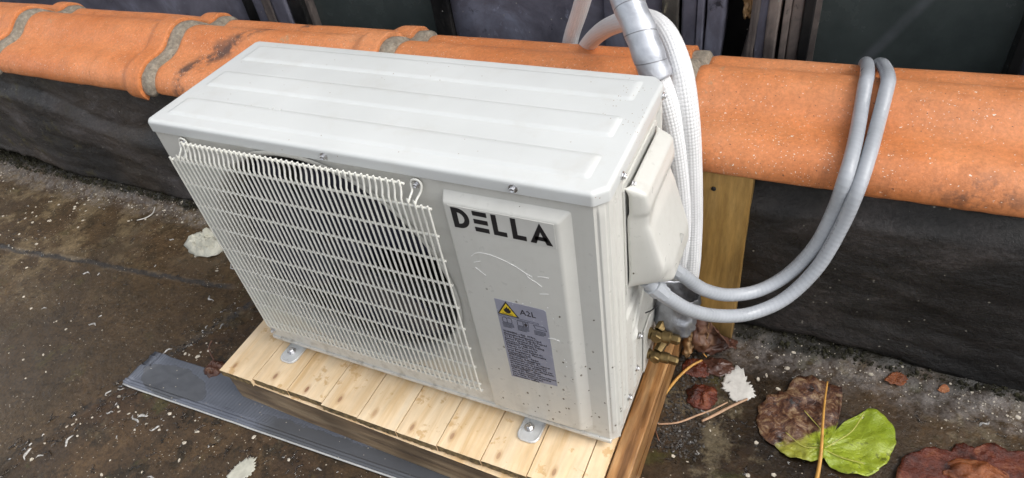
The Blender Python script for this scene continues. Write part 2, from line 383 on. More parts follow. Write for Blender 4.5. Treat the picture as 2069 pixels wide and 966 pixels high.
def strip_mat():
    m = Mat('grey_vinyl', (.1, .11, .13), .3); u, v, _ = m.xyz(m.uvo)
    n = m.noise(5, 5, .55); x_, y_, _z = m.xyz(); ex = m.math('DIVIDE', m.math('SUBTRACT', x_, -.255), .105); ey = m.math('DIVIDE', m.math('SUBTRACT', y_, -.128), .040)
    el = m.math('SQRT', m.math('ADD', m.math('MULTIPLY', ex, ex), m.math('MULTIPLY', ey, ey))); wob = m.math('MULTIPLY', m.math('SUBTRACT', m.noise(14, 4), .5), .9)
    puddle = m.math('MAXIMUM', m.rng(m.math('ADD', el, wob), 1.04, .96), m.math('MULTIPLY', m.rng(m.math('ADD', m.math('ADD', v, m.math('MULTIPLY', wob, .6)), m.math('MULTIPLY', x_, -.35)), .40, .37), m.rng(x_, .0, .06)))
    c = m.ramp(n, (.3, (.095, .105, .130)), (.7, (.165, .18, .215)))
    c = m.mix(m.math('MULTIPLY', puddle, .65), c, (.058, .058, .056))
    vv = m.vor(150); r = m.xyz(m.vor(150, out='Color'))[0]
    c = m.mix(m.math('MULTIPLY', m.math('LESS_THAN', r, .06), m.math('LESS_THAN', vv, .2)), c, (.4, .36, .3))
    m.set('Base Color', c); m.set('Roughness', m.math('ADD', m.math('MULTIPLY', puddle, -.16), m.rng(n, .3, .7, .26, .36)))
    rb = m.math('MULTIPLY', m.math('SINE', m.math('MULTIPLY', v, 6.2832*34)), m.math('MULTIPLY', m.rng(v, .18, .24), m.math('SUBTRACT', 1, puddle)))
    m.bump(m.math('ADD', rb, m.math('MULTIPLY', m.noise(20), .5)), .55, .0022); return m.m
M['strip'] = strip_mat()
def foam():
    m = Mat('white_foam_wrap', (.78, .78, .78), .5); u, v, _ = m.xyz(m.uvo)
    h = m.math('ADD', m.math('ABSOLUTE', m.math('SINE', m.math('MULTIPLY', v, math.pi/.0058))), m.math('ABSOLUTE', m.math('SINE', m.math('MULTIPLY', u, math.pi*22))))
    n = m.noise(9, 4); m.set('Base Color', m.mix(m.rng(h, 1.0, .3, 0, .4), m.ramp(n, (.3, (.73, .73, .73)), (.7, (.80, .80, .80))), (.50, .51, .54)))
    m.bump(h, .34, .0016); return m.m
M['foam'] = foam()
def conduit():
    m = Mat('grey_conduit', (.36, .38, .4), .32); u, v, _ = m.xyz(m.uvo)
    h = m.math('SINE', m.math('MULTIPLY', m.math('ADD', v, m.math('MULTIPLY', u, .009)), 6.2832/.009))
    n = m.noise(20, 4); c = m.ramp(n, (.3, (.34, .36, .385)), (.7, (.42, .44, .47)))
    c = m.mix(m.rng(h, .55, 1, 0, .2), c, (.46, .48, .5))
    # runs of small printed marks along the jacket
    pr = m.math('MULTIPLY', m.math('LESS_THAN', m.math('ABSOLUTE', m.math('SUBTRACT', m.math('FRACT', m.math('MULTIPLY', v, 2.6)), .30)), .09), m.math('LESS_THAN', m.math('ABSOLUTE', m.math('SUBTRACT', u, .62)), .12))
    c = m.mix(m.math('MULTIPLY', pr, m.rng(m.noise(520, 1), .50, .55, 0, .55)), c, (.10, .10, .13))
    m.set('Base Color', c); m.set('Roughness', m.rng(n, .3, .7, .27, .4)); m.bump(h, .09, .0012); return m.m
M['cond'] = conduit()
def tape():
    m = Mat('silver_tape', (.50, .51, .53), .33, .55); u, v, _ = m.xyz(m.uvo)
    saw = m.math('FRACT', m.math('MULTIPLY', m.math('ADD', v, m.math('MULTIPLY', u, .022)), 1/.044))
    n = m.noise(24, 5, .6, m.map((1, 1, 2.2)), .8)
    m.set('Base Color', m.mix(m.rng(saw, .95, .99), m.ramp(n, (.3, (.42, .44, .48)), (.7, (.62, .64, .68))), (.2, .2, .21)))
    m.set('Roughness', m.rng(n, .3, .7, .34, .52)); m.bump(m.math('ADD', m.math('MULTIPLY', saw, .5), m.math('MULTIPLY', n, .8)), .35, .005); return m.m
M['tape'] = tape()
def tape_b():
    m = Mat('creased_silver_tape', (.36, .37, .39), .36, .7); n = m.noise(30, 5, .6, None, 1.)
    m.set('Base Color', m.ramp(n, (.3, (.22, .225, .24)), (.7, (.44, .45, .48)))); m.set('Roughness', m.rng(n, .3, .7, .28, .46)); m.bump(n, .6, .006); return m.m
M['tape2'] = tape_b()
M['brass'] = plain('aged_brass', (.20, .14, .06), .42, .85, .35, 60, .2)
M['dkglass'] = None
def glass():
    m = Mat('grimy_window_glass', (.012, .016, .015), .1); n = m.noise(5, 7, .65); s = m.noise(60, 4, .7, m.map((1, 1, .5), rot=(0, .5, 0)), 2.2)
    c = m.ramp(n, (.3, (.045, .056, .054)), (.7, (.085, .102, .098))); x, y, z = m.xyz()
    c = m.mix(m.math('MULTIPLY', m.rng(s, .60, .72), .45), c, (.075, .085, .085))
    ln = m.math('ABSOLUTE', m.math('SUBTRACT', m.math('SUBTRACT', x, m.math('MULTIPLY', z, .62)), .930))
    c = m.mix(m.math('MULTIPLY', m.rng(ln, .022, .004), m.rng(m.noise(9, 5), .3, .7, .25, .8)), c, (.13, .14, .15))
    m.set('Base Color', c); m.set('Roughness', m.rng(n, .3, .7, .12, .34)); m.bump(n, .06, .01); return m.m
M['glass'] = glass()
def oldpaint(name, a, b, c3):
    m = Mat(name, a, .45); s = m.map((1, 1, .75)); n = m.noise(5, 8, .68, s, .8); k = m.noise(22, 7, .7, m.map((1, 1, .6)), .5)
    c = m.ramp(n, (.32, a), (.52, b), (.7, c3)); c = m.mix(m.rng(k, .60, .74, 0, .6), c, tuple(min(1, q*2.1) for q in c3)); c = m.mix(m.rng(k, .40, .30, 0, .8), c, (.006, .006, .007))
    v = m.vor(70); r = m.xyz(m.vor(70, out='Color'))[0]
    c = m.mix(m.math('MULTIPLY', m.math('LESS_THAN', r, .08), m.math('LESS_THAN', v, .14)), c, (.34, .33, .3))
    m.set('Base Color', c); m.set('Roughness', m.rng(n, .3, .7, .3, .55)); m.bump(m.math('ADD', n, m.math('MULTIPLY', k, .6)), .35, .008); return m.m
M['purple'] = oldpaint('weathered_purple_black_paint', (.085, .083, .105), (.155, .152, .19), (.25, .265, .34))
M['frameb'] = oldpaint('black_frame_paint', (.006, .006, .007), (.012, .012, .012), (.030, .027, .025))
M['brownb'] = oldpaint('peeling_brown_board', (.06, .05, .047), (.14, .118, .108), (.32, .26, .225))
M['yell'] = oldpaint('mouldy_board', (.04, .037, .035), (.11, .10, .085), (.33, .29, .19))
M['white'] = plain('plaster', (.56, .54, .50), .75, 0, .15, 60, .5)
M['deadleaf'] = oldpaint('dead_leaf', (.035, .014, .010), (.10, .042, .026), (.19, .10, .05))
M['stem'] = plain('orange_stem', (.52, .27, .06), .45, 0, .2, 60)
M['vein'] = plain('leaf_vein', (.40, .38, .09), .5, 0, .2, 60)
M['splinter'] = plain('splintered_wood', (.42, .26, .16), .6, 0, .3, 80)
M['grit'] = plain('pale_grit', (.48, .43, .35), .5, 0, .35, 90)
M['dkgrit'] = plain('dark_gravel', (.055, .05, .045), .25, 0, .8, 60)
M['moss'] = plain('dark_moss', (.022, .020, .008), .9, 0, .6, 80)
M['paper'] = plain('soggy_paper', (.44, .43, .36), .7, 0, .25, 30, .4)
M['tan'] = plain('tan_dead_leaf', (.30, .18, .08), .55, 0, .35, 40, .4)
def redleaf(name, a, b, c3, rough=.15):
    m = Mat(name, a, rough); n = m.noise(22, 6, .65, None, .5); c = m.ramp(n, (.3, a), (.52, b), (.72, c3)); m.set('Base Color', c)
    m.set('Roughness', m.rng(n, .3, .7, max(.04, rough-.09), rough+.08)); m.bump(m.math('ADD', m.noise(60, 6, .75), m.math('MULTIPLY', m.noise(18, 3), .8)), .8, .008); return m.m
M['redleaf'] = redleaf('wet_red_leaf', (.028, .006, .004), (.12, .024, .010), (.26, .085, .034))
M['orleaf'] = redleaf('orange_curled_leaf', (.09, .022, .008), (.28, .085, .026), (.43, .20, .085), .28)
def bigleaf():
    m = Mat('half_rotten_leaf', (.3, .5, .05), .3); x, y, z = m.xyz(); n = m.noise(26, 6, .65, None, .5); n2 = m.noise(9, 5, .6)
    g = m.ramp(n2, (.3, (.20, .27, .018)), (.6, (.31, .37, .030)), (.8, (.40, .42, .08)))
    nb_ = m.noise(48, 7, .72, None, .8)
    br = m.ramp(nb_, (.36, (.010, .006, .005)), (.46, (.065, .024, .013)), (.54, (.13, .065, .034)), (.62, (.27, .18, .10)), (.75, (.10, .09, .065)))
    xn = m.math('ADD', x, m.math('MULTIPLY', m.math('SUBTRACT', n2, .5), .05))
    yn = m.math('ADD', y, m.math('MULTIPLY', m.math('SUBTRACT', n, .5), .05))
    xq = m.math('SUBTRACT', xn, 1.099)
    d = m.math('SUBTRACT', m.math('SUBTRACT', yn, .208), m.math('MAXIMUM', m.math('MULTIPLY', xq, .73), m.math('MULTIPLY', xq, 1.5)))
    k = m.rng(d, -.009, .006)
    sp = m.math('MULTIPLY', m.rng(m.noise(60, 5, .7), .54, .62), m.rng(n2, .40, .6, .15, .9))
    yl = m.mix(m.rng(xn, 1.10, 1.07), g, m.ramp(n2, (.3, (.24, .26, .03)), (.7, (.36, .33, .06))))
    c = m.mix(m.math('MULTIPLY', sp, .8), yl, (.045, .045, .012)); c = m.mix(k, c, br)
    m.set('Base Color', c); m.set('Roughness', m.rng(n, .3, .7, .25, .55)); vn = m.rng(m.vor(120, None, 'DISTANCE_TO_EDGE'), 0, .12)
    m.bump(m.math('ADD', n, m.math('MULTIPLY', vn, .22)), .5, .003)
    return m.m
M['bigleaf'] = bigleaf()

ZG = -.12          # roof surface
ZP = -.015         # top of the planks
W, D, H, CH = .78, .277, .555, .015

# ================================================================== SETTING: roof surface
def floor_z(x, y):
    z = ZG + .006*fbm(x*2.3, y*2.3, 1, 4) + .0016*fbm(x*22, y*22, 5, 3)
    # lap of one felt sheet over the next
    xl = -.257 + (.113-y)*-.40 + .012*fbm(y*6, 2, 3, 3)
    z += .006*sm(-.006, .004, xl-x)*sm(-.75, -.6, y)
    yl = .125 + (x+.7)*.10 + .010*fbm(x*5, 7, 3, 3)
    z += .005*sm(-.004, .004, y-yl)*sm(-.30, -.36, x)
    z += .030*sm(.335, .45, y+.02*fbm(x*9, y*9, 9, 3)) + .010*fbm(x*26, y*26, 4, 3)*sm(.30, .36, y)
    return z
def lin(a, b, n): return [a+(b-a)*i/n for i in range(n)]
xs = lin(-14, -2.2, 10)+lin(-2.2, 1.7, 520)+lin(1.7, 14, 10)+[14]
ys = lin(-14, -.62, 10)+lin(-.62, .47, 170)+[.47]
f = MB(); nx = len(xs)
for yv in ys:
    for xv in xs: f.v.append((xv, yv, floor_z(xv, yv) if -2.3 < xv < 1.8 and yv > -.7 else ZG))
for j in range(len(ys)-1):
    for i in range(nx-1):
        a = j*nx+i; f.f.append((a, a+1, a+nx+1, a+nx)); f.mi.append(0); f.uv.append([(0, 0)]*4)
fo = f.build('roof_surface', M['floor'], smooth=True, fixn=False); fo['kind'] = 'structure'

# ================================================================== parapet wall with coping tiles
wall = thing('parapet_wall', (0, .46, ZG), 'low black felt-covered parapet wall capped with orange terracotta coping tiles', 'wall')
MB().box(-4.5, 3.2, .452, .72, ZG-.06, .345).build('wall_core', M['core'], wall)
def felt(u, v):
    x = -4.5+7.7*u if False else (-2.4+4.2*u); z = .315+(-.082-.315)*v
    zb = -.086+.014*fbm(x*6, 1, 1, 4)+.012*fbm(x*28, 3, 1, 3) + .045*sm(-1.1, -1.7, x) - .02*sm(1.1, 1.4, x)
    z = .315+(zb-.315)*v
    led = .205+.02*fbm(x*3, 0, 7, 3)-.10*sm(-1.3, -.85, x)*sm(-.2, -.6, x)+.03*sm(.5, 1.2, x)
    y = .447-.030*sm(led+.03, led-.012, z)-.006*sm(.0, -.08, z)
    y -= .016*fbm(x*2.2, z*5, 2, 4) + .007*fbm(x*9+z*8, z*26, 5, 4)
    return (x, min(y, .4495), z)
felt_o = MB().grid(felt, 420, 48).build('bitumen_felt', M['bit'], wall, smooth=True, fixn=False)
so_ = felt_o.modifiers.new('thickness', 'SOLIDIFY'); so_.thickness = .004; so_.offset = -1
TP = [(.404, .296), (.398, .305), (.400, .324), (.412, .343), (.434, .357), (.460, .3625), (.490, .3645), (.515, .373), (.540, .391), (.565, .403), (.588, .405),
      (.612, .399), (.636, .383), (.662, .364), (.690, .360), (.715, .362), (.740, .350), (.752, .326), (.752, .298)]
TPS = [Vector((0, a, b)) for a, b in TP]; TPS = catmull(TPS, 4)
NTP = len(TPS)
def prof_n(i):
    t = TPS[min(i+1, NTP-1)]-TPS[max(i-1, 0)]; return Vector((0, -t.z, t.y)).normalized()
def tile_top(y):
    return lerpprof([(a, b) for a, b in TP if .398 <= a <= .752 and b > .30], y)
JO = [-1.945, -1.27, -.600, .072, .748, 1.424]
for k in range(len(JO)-1):
    x0, x1 = JO[k]+.016, JO[k+1]-.018
    def tl(u, v, x0=x0, x1=x1, k=k, off=0):
        i = round(v*(NTP-1)); p = TPS[i]; n = prof_n(i)
        e = x1-x0; uu = u; xx = x0+e*uu
        o = -.003+.004*uu + .013*sm(e-.085, e-.045, e*uu) - .004*sm(.012, 0, e*uu) + .0035*fbm(xx*5, p.y*7, k*3, 3) - off
        jag = (.004*fbm(xx*18, k, 8, 4) if v < .02 or v > .98 else 0)
        ex = (.006*fbm(p.y*26, p.z*26, k*2+1, 3) if u > .999 or u < .001 else 0)
        if v < .02: jag += .004*sm(.05, 0, e*(1-uu))*-1
        return (xx+ex, p.y+n.y*o, p.z+n.z*o+jag)
    m = MB().grid(tl, 90, NTP-1)
    t = m.build('coping_tile', M['terra'], wall, smooth=True, fixn=False)
    s_ = t.modifiers.new('thickness', 'SOLIDIFY'); s_.thickness = .014; s_.offset = -1
    t.modifiers.new('soft', 'BEVEL').width = .002
for k, j in enumerate(JO[1:-1]):
    def mo(u, v, j=j, k=k):
        i = round(v*(NTP-1)); p = TPS[i]; n = prof_n(i)
        wv = .006*fbm(p.y*14, p.z*14, k*5+2, 3)
        xx = j-.026+u*(.046+.010*fbm(p.y*20, p.z*20, k+40, 3))+wv
        o = (.0025+.0030*math.sin(math.pi*u)+.0015*fbm(xx*60, p.y*60, k, 3)) - .010*sm(.75, 1.0, u)
        return (xx, p.y+n.y*o, p.z+n.z*o)
    MB().grid(mo, 12, NTP-1).build('mortar_joint', M['mortar'], wall, smooth=True, fixn=False)

# ================================================================== neighbouring building behind
YB = 1.0
nb = thing('neighbouring_building', (0, YB, -1), 'weathered purple-black boarded building wall with dark windows behind the parapet', 'building')
def board(name, xa, xb, mat, dy=0., th=.03, z0=-1., z1=2.6, wob=.004, par=None, top=None):
    def g(u, v):
        zz = z0+(z1-z0)*v
        return (xa+(xb-xa)*u+(wob*fbm(zz*4, xa*9, 3, 3) if u in (0, 1) else 0), YB-dy-.5*wob*fbm(u*4, zz*5, xa*7, 3), zz)
    o = MB().grid(g, 6, 60).build(name, mat, par or nb, smooth=True, fixn=False)
    mo_ = o.modifiers.new('thickness', 'SOLIDIFY'); mo_.thickness = th; mo_.offset = -1
    return o
def bx(x0, y0): return at(x0, y0, 'y', YB).x
MB().box(-7, 5, YB+.06, YB+.3, -1, 2.6).build('wall', M['frameb'], nb)
board('panel', -7, bx(500, 20), M['purple'], 0, .03, wob=.02)
board('trim_board', bx(503, 20), bx(526, 20), M['frameb'], .012)
board('trim_board', bx(527, 20), bx(547, 20), M['purple'], .02)
board('trim_board', bx(549, 20), bx(563, 20), M['brownb'], .03)
board('trim_board', bx(564, 20), bx(592, 20), M['purple'], .024)
def window(xa, xb, fr):
    wdw = MB()
    for a, b, d in ((xa, xa+fr, .016), (xb-fr, xb, .016)): wdw.box(a, b, YB-d, YB+.05, -.1, 1.6)
    wdw.box(xa+fr, xb-fr, YB-.016, YB+.05, -.1, -.04); wdw.box(xa+fr, xb-fr, YB-.016, YB+.05, 1.54, 1.6)
    o = wdw.build('window', M['frameb'], nb, bevel=.003)
    MB().box(xa+fr, xa+fr+.012, YB+.004, YB+.05, -.04, 1.54).build('glazing_bead', M['brownb'], o)
    MB().box(xa+fr, xb-fr, YB+.03, YB+.036, -.04, 1.54).build('pane', M['glass'], o)
window(bx(594, 20), bx(912, 20), .055)
board('panel', bx(914, 20), bx(1222, 20), M['purple'], .0, .03, wob=.010)
board('trim_board', bx(1224, 20), bx(1342, 30), M['purple'], .012, .03, wob=.008)
board('trim_board', bx(1344, 30), bx(1376, 30), M['yell'], .022, .03, wob=.008)
board('trim_board', bx(1381, 30), bx(1409, 30), M['purple'], .016)
board('trim_board', bx(1411, 30), bx(1423, 30), M['purple'], .020)
board('trim_board', bx(1428, 30), bx(1462, 30), M['purple'], .016, wob=.01)
board('trim_board', bx(1520, 30), bx(1532, 30), M['brownb'], .024, wob=.01)
board('trim_board', bx(1533, 30), bx(1552, 30), M['purple'], .014)
board('trim_board', bx(1553, 30), bx(1575, 30), M['brownb'], .02, wob=.006)
board('trim_board', bx(1584, 30), bx(1597, 30), M['brownb'], .012, wob=.002)
board('trim_board', bx(1600, 30), bx(1622, 30), M['brownb'], .006, wob=.002)
window(bx(1624, 30), bx(2090, 60), .022)
board('panel', bx(2094, 60), 5, M['purple'], 0, .03, wob=.02)
# torn brown strip hanging in the dark gap
def rag(u, v):
    p = at(1497+34*u, -60+95*v, 'y', YB-.01); w_ = 1-.55*v
    return (p.x+(u-.5)*-.02*v, YB-.012-.02*fbm(u*5, v*8, 3, 3), p.z+.01*fbm(u*9, v*9, 6, 2))
rg = MB().grid(rag, 10, 20).build('torn_strip', M['tan'], nb, smooth=True, fixn=False)
rg.modifiers.new('thickness', 'SOLIDIFY').thickness = .004

# ================================================================== wooden platform
pf = thing('wooden_platform', (.37, .1, ZG), 'low platform of pale pine planks on dark wet timbers under the air conditioner', 'platform')
PW = .0905; knots = [(-.045, -.085), (.062, -.078), (.150, -.083), (.232, -.080), (.318, -.083), (.405, -.086), (.487, -.077), (.585, -.083), (.690, -.079), (.742, .25)]
x = -.072; yf = [-.106, -.100, -.099, -.104, -.105, -.105, -.104, -.103, -.102, -.102]
for k in range(10):
    xe = min(x+PW*random.uniform(.98, 1.03), .7735); xe = .7735 if k == 9 else xe
    xa, xb = x+.0010, xe-.0010; kx, ky = knots[k]; m = MB()
    dz = random.uniform(-.0008, .0008); y0 = yf[k]; n = 14
    fr = [y0+.0012*fbm((xa+(xb-xa)*i/n)*60, k, 2, 4) for i in range(n+1)]
    b = len(m.v)
    def row(z, yv, jag=0): return [(xa+(xb-xa)*i/n, (yv if yv is not None else fr[i]+jag*fbm(i*.7, z*300, k, 3)), z) for i in range(n+1)]
    rows = [row(ZP+dz, .33), row(ZP+dz, None), row(ZP+dz-.006, None, .003), row(ZP+dz-.012, None, .006), row(ZP+dz-.018, None, .004), row(ZP+dz-.018, .33)]
    for r_ in rows: m.v += r_
    for j in range(len(rows)):
        j2 = (j+1) % len(rows)
        for i in range(n):
            q = (b+j*(n+1)+i, b+j*(n+1)+i+1, b+j2*(n+1)+i+1, b+j2*(n+1)+i); m.f.append(q); m.mi.append(1 if j in (1, 2, 3) else 0)
            m.uv.append([(m.v[a][0]-kx, m.v[a][1]-ky) for a in q])
    for s_ in (0, n):
        q = [b+j*(n+1)+s_ for j in range(len(rows))]; m.f.append(tuple(q)); m.mi.append(0); m.uv.append([(1, 1)]*len(q))
    m.build('plank', [M['pine'], M['sawn']], pf)
    x = xe
def beam_g(u, v):
    # rounded rectangular section swept along x
    c = [(-.096, ZP-.0195), (-.096, ZG+.003), (-.055, ZG+.003), (-.055, ZP-.0195)]
    i = min(int(v*4), 3); t = v*4-i; a, b = c[i], c[(i+1) % 4]; xx = -.062+.83*u
    y = a[0]+(b[0]-a[0])*t; z = a[1]+(b[1]-a[1])*t
    y -= (.005+.014*u if i in (0,) or (i == 1 and t < .5) or (i == 3 and t > .5) else 0)
    if i == 0: y += .004*fbm(xx*3, z*30, 1, 4)+.0015*fbm(xx*8, z*160, 2, 2)
    return (xx, y, z)
bmq = MB().grid(beam_g, 120, 40); bmq.mi = [1 if (k//120) >= 30 else 0 for k in range(len(bmq.f))]
bmq.build('front_beam', [M['beam'], M['pine']], pf, smooth=40, fixn=False)
MB().box(-.0625, -.0575, -.0945, -.056, ZG+.004, ZP-.021).build('beam_end', M['beam'], pf)
MB().box(-.062, .768, .24, .278, ZG+.004, ZP-.0195).build('rear_beam', M['beam'], pf, bevel=.003)
MB().box(.7755, .8135, -.108, .335, ZG+.002, ZP-.001).build('side_board', M['red'], pf, bevel=.003)

# ================================================================== air conditioner outdoor unit
ac = thing('air_conditioner', (W/2, D/2, ZP), 'off-white air conditioner outdoor unit with wire fan grille on pine planks', 'air conditioner')
ZT = H-.021        # where the lid flange ends
CX, CZ, CR = .284, .291, .240
# front panel with the round fan opening and folded left and bottom edges
bm = bmesh.new()
outl = [(.006, .006), (W-CH, .006), (W-CH, ZT+.004), (.006, ZT+.004)]
vs = [bm.verts.new((a, 0, b)) for a, b in outl]; ed = [bm.edges.new((vs[i], vs[(i+1) % 4])) for i in range(4)]
cv = [bm.verts.new((CX+CR*math.cos(2*math.pi*k/72), 0, CZ+CR*math.sin(2*math.pi*k/72))) for k in range(72)]
ed += [bm.edges.new((cv[i], cv[(i+1) % 72])) for i in range(72)]
bmesh.ops.triangle_fill(bm, use_beauty=True, edges=ed)
for i in range(5):   # rounded left fold
    a0, a1 = math.pi/2*i/5, math.pi/2*(i+1)/5
    p = [(.006-.006*math.sin(a), .006-.006*math.cos(a)) for a in (a0, a1)]
    bm.faces.new([bm.verts.new((p[0][0], p[0][1], .006)), bm.verts.new((p[0][0], p[0][1], ZT+.004)), bm.verts.new((p[1][0], p[1][1], ZT+.004)), bm.verts.new((p[1][0], p[1][1], .006))])
bmesh.ops.remove_doubles(bm, verts=bm.verts, dist=1e-5); bmesh.ops.recalc_face_normals(bm, faces=bm.faces)
me = bpy.data.meshes.new('front_panel'); bm.to_mesh(me); bm.free(); me.materials.append(M['paint'])
front = link('front_panel', me, ac); front.modifiers.new('thickness', 'SOLIDIFY').thickness = .001
# shroud
shp = [(CR+.006, -.003), (CR+.001, -.0045), (CR-.004, -.002), (CR-.008, .006), (CR-.010, .016), (CR-.010, .034), (CR-.002, .046)]
sh = MB(); b = 0
for r_, h_ in shp:
    for k in range(72):
        a = 2*math.pi*k/72; sh.v.append((CX+r_*math.cos(a), h_, CZ+r_*math.sin(a)))
for i in range(len(shp)-1):
    for k in range(72):
        k2 = (k+1) % 72; sh.f.append((i*72+k, i*72+k2, (i+1)*72+k2, (i+1)*72+k)); sh.mi.append(0); sh.uv.append([(0, 0)]*4)
sh.build('fan_shroud', M['paint'], ac, smooth=True, fixn=False)
MB().box(.004, W-.20, D-.035, D-.006, .008, ZT).build('coil', M['void'], ac)
MB().box(.545, .549, .004, D-.036, .008, ZT).build('partition', M['void'], ac)
# fan
hub = MB().lathe((CX, .066, CZ), (0, -1, 0), [(.052, 0), (.052, .03), (.046, .040), (.02, .045), (.012, .045)], 28)
fan = hub.build('fan', M['navy'], ac, smooth=35)
for k in range(3):
    def bl(u, v, k=k):
        r_ = .048+(.222-.048)*v; a = 2*math.pi*k/3+.35+u*(1.75-.25*v)-.35*v
        r2 = r_*(1-.05*math.sin(math.pi*u)*(1-v))
        return (CX+r2*math.cos(a), .052-.040*u+.008*math.sin(math.pi*u)+.01*v, CZ+r2*math.sin(a))
    q = MB().grid(bl, 14, 12).build('blade', M['navy'], fan, smooth=True, fixn=False); q.modifiers.new('thickness', 'SOLIDIFY').thickness = .003
# grille
gy = -.0225; wr = .00172; gx = [.042+.0103*k for k in range(49)]
gr = None; z_h = [.496, .446, .397, .346, .295, .244, .194, .144, .095, .076]
gr = MB().tube([(.078, -.0135, .5275), (.500, -.0135, .5275)], .0021, 8).build('grille', M['wire'], ac, smooth=50)
for z in z_h:
    link('wire', MB().tube([(.0395, gy+.0024, z), (.5395, gy+.0024, z)], .0021, 8).mesh('wire', M['wire'], smooth=50), gr)
full = MB().tube([(0, -.0165, .5345), (0, -.0163, .523), (0, -.0185, .515), (0, gy, .507), (0, gy, .30), (0, gy, .078), (0, gy+.002, .072)], wr, 8).mesh('wire', M['wire'], smooth=50)
shrt = MB().tube([(0, gy, .5025), (0, gy, .3), (0, gy, .078), (0, gy+.002, .072)], wr, 8).mesh('wire', M['wire'], smooth=50)
for k, xx in enumerate(gx):
    if k in (2, 3, 45, 46): continue
    link('wire', shrt if k in (0, 1, 47, 48) else full, gr, (xx, 0, 0))
screw = MB().lathe((0, 0, 0), (0, -1, 0), [(.0062, 0), (.0062, .0012), (.0046, .0014)], 16).lathe((0, 0, 0), (0, -1, 0), [(.0042, .001), (.0042, .0042), (.0032, .0052), (.0020, .0042), (.0018, .0035)], 6).mesh('screw', M['steel'], smooth=30)
for xa, xb, sx in ((gx[2], gx[3], .0685), (gx[45], gx[46], .513)):
    o = sx-.5*(xa+xb)
    P = [(xa, gy, .073), (xa, gy, .30), (xa, gy, .494), (xa, gy, .501), (xa+.0005, -.017, .507), (sx-.0062, -.009, .5135), (sx-.0086, -.005, .521), (sx-.0062, -.004, .5275), (sx, -.004, .5300),
         (sx+.0062, -.004, .5275), (sx+.0086, -.005, .521), (sx+.0070, -.009, .5125), (xb+.001, -.017, .506), (xb, gy, .500), (xb, gy, .493), (xb, gy, .30), (xb, gy, .073)]
    MB().tube(catmull(P, 5), wr, 8).build('wire', M['wire'], gr, smooth=50)
    link('screw', screw, gr, (sx, -.0035, .5215))
# raised service panel on the right
bm = bmesh.new()
A = [bm.verts.new(p) for p in ((.546, .001, .020), (.737, .001, .024), (.737, .001, .519), (.550, .001, .519))]
B_ = [bm.verts.new(p) for p in ((.551, -.013, .026), (.719, -.013, .030), (.721, -.013, .5055), (.554, -.013, .5055))]
bm.faces.new(B_)
for i in range(4): bm.faces.new((A[i], A[(i+1) % 4], B_[(i+1) % 4], B_[i]))
bmesh.ops.bevel(bm, geom=[e for e in bm.edges if len(e.link_faces) == 2], offset=.0038, segments=4, affect='EDGES', profile=.5)
bmesh.ops.recalc_face_normals(bm, faces=bm.faces)
me = bpy.data.meshes.new('service_panel'); bm.to_mesh(me); bm.free(); me.materials.append(M['paint'])
for p in me.polygons: p.use_smooth = True
sp = link('service_panel', me, ac)
# maker's plate: letters on a thin transparent-looking sticker
YS = -.01345
MB().box(.562, .716, YS, YS+.0012, .461, .5035).build('name_sticker', M['sticker'], sp)
def letter(polys, name='letter'):
    m = MB()
    for P in polys: m.prism(P, lambda a, b: (a, YS-.0004, b), lambda a, b: (a, YS+.0004, b))
    return m.build(name, M['black'], sp)
zt_, zb_ = .501, .465; th = .0085
def dshape(x0, x1):
    zc = .5*(zt_+zb_); r = .5*(zt_-zb_); o = []; cxx = x1-r*.95
    out = [(cxx+r*.95*math.cos(a), zc+r*math.sin(a)) for a in [math.pi/2-math.pi*i/16 for i in range(17)]]
    ri = r-.0078; inn = [(cxx+ri*.95*math.cos(a), zc+ri*math.sin(a)) for a in [math.pi/2-math.pi*i/16 for i in range(17)]]
    out = [(x0, zt_)]+out+[(x0, zb_)]; inn = [(x0+th, zt_-.0078)]+inn+[(x0+th, zb_+.0078)]
    n = len(out); return [[out[i], out[(i+1) % n], inn[(i+1) % n], inn[i]] for i in range(n)]
k_ = .985; sx_ = lambda v: .566+(v-.566)*.955
letter(dshape(sx_(.566), sx_(.593)))
letter([[(sx_(.6003), z+.0078), (sx_(.6225), z+.0078), (sx_(.6225), z), (sx_(.6003), z)] for z in (.465, .4791, .4932)])
for xa in (.6295, .659): letter([[(sx_(xa), zt_), (sx_(xa+.0078), zt_), (sx_(xa+.0078), zb_), (sx_(xa), zb_)], [(sx_(xa+.0078), zb_+.0078), (sx_(xa+.0208), zb_+.0078), (sx_(xa+.0208), zb_), (sx_(xa+.0078), zb_)]])
ax0, axm, ax1 = sx_(.6855), sx_(.702), sx_(.7185)
letter([[(axm, zt_), (axm, zt_-.015), (ax0+.0085, zb_), (ax0, zb_)], [(axm, zt_), (ax1, zb_), (ax1-.0085, zb_), (axm, zt_-.015)], [(axm-.0078, zb_+.0125), (axm+.0078, zb_+.0125), (axm+.0098, zb_+.0058), (axm-.0098, zb_+.0058)]])
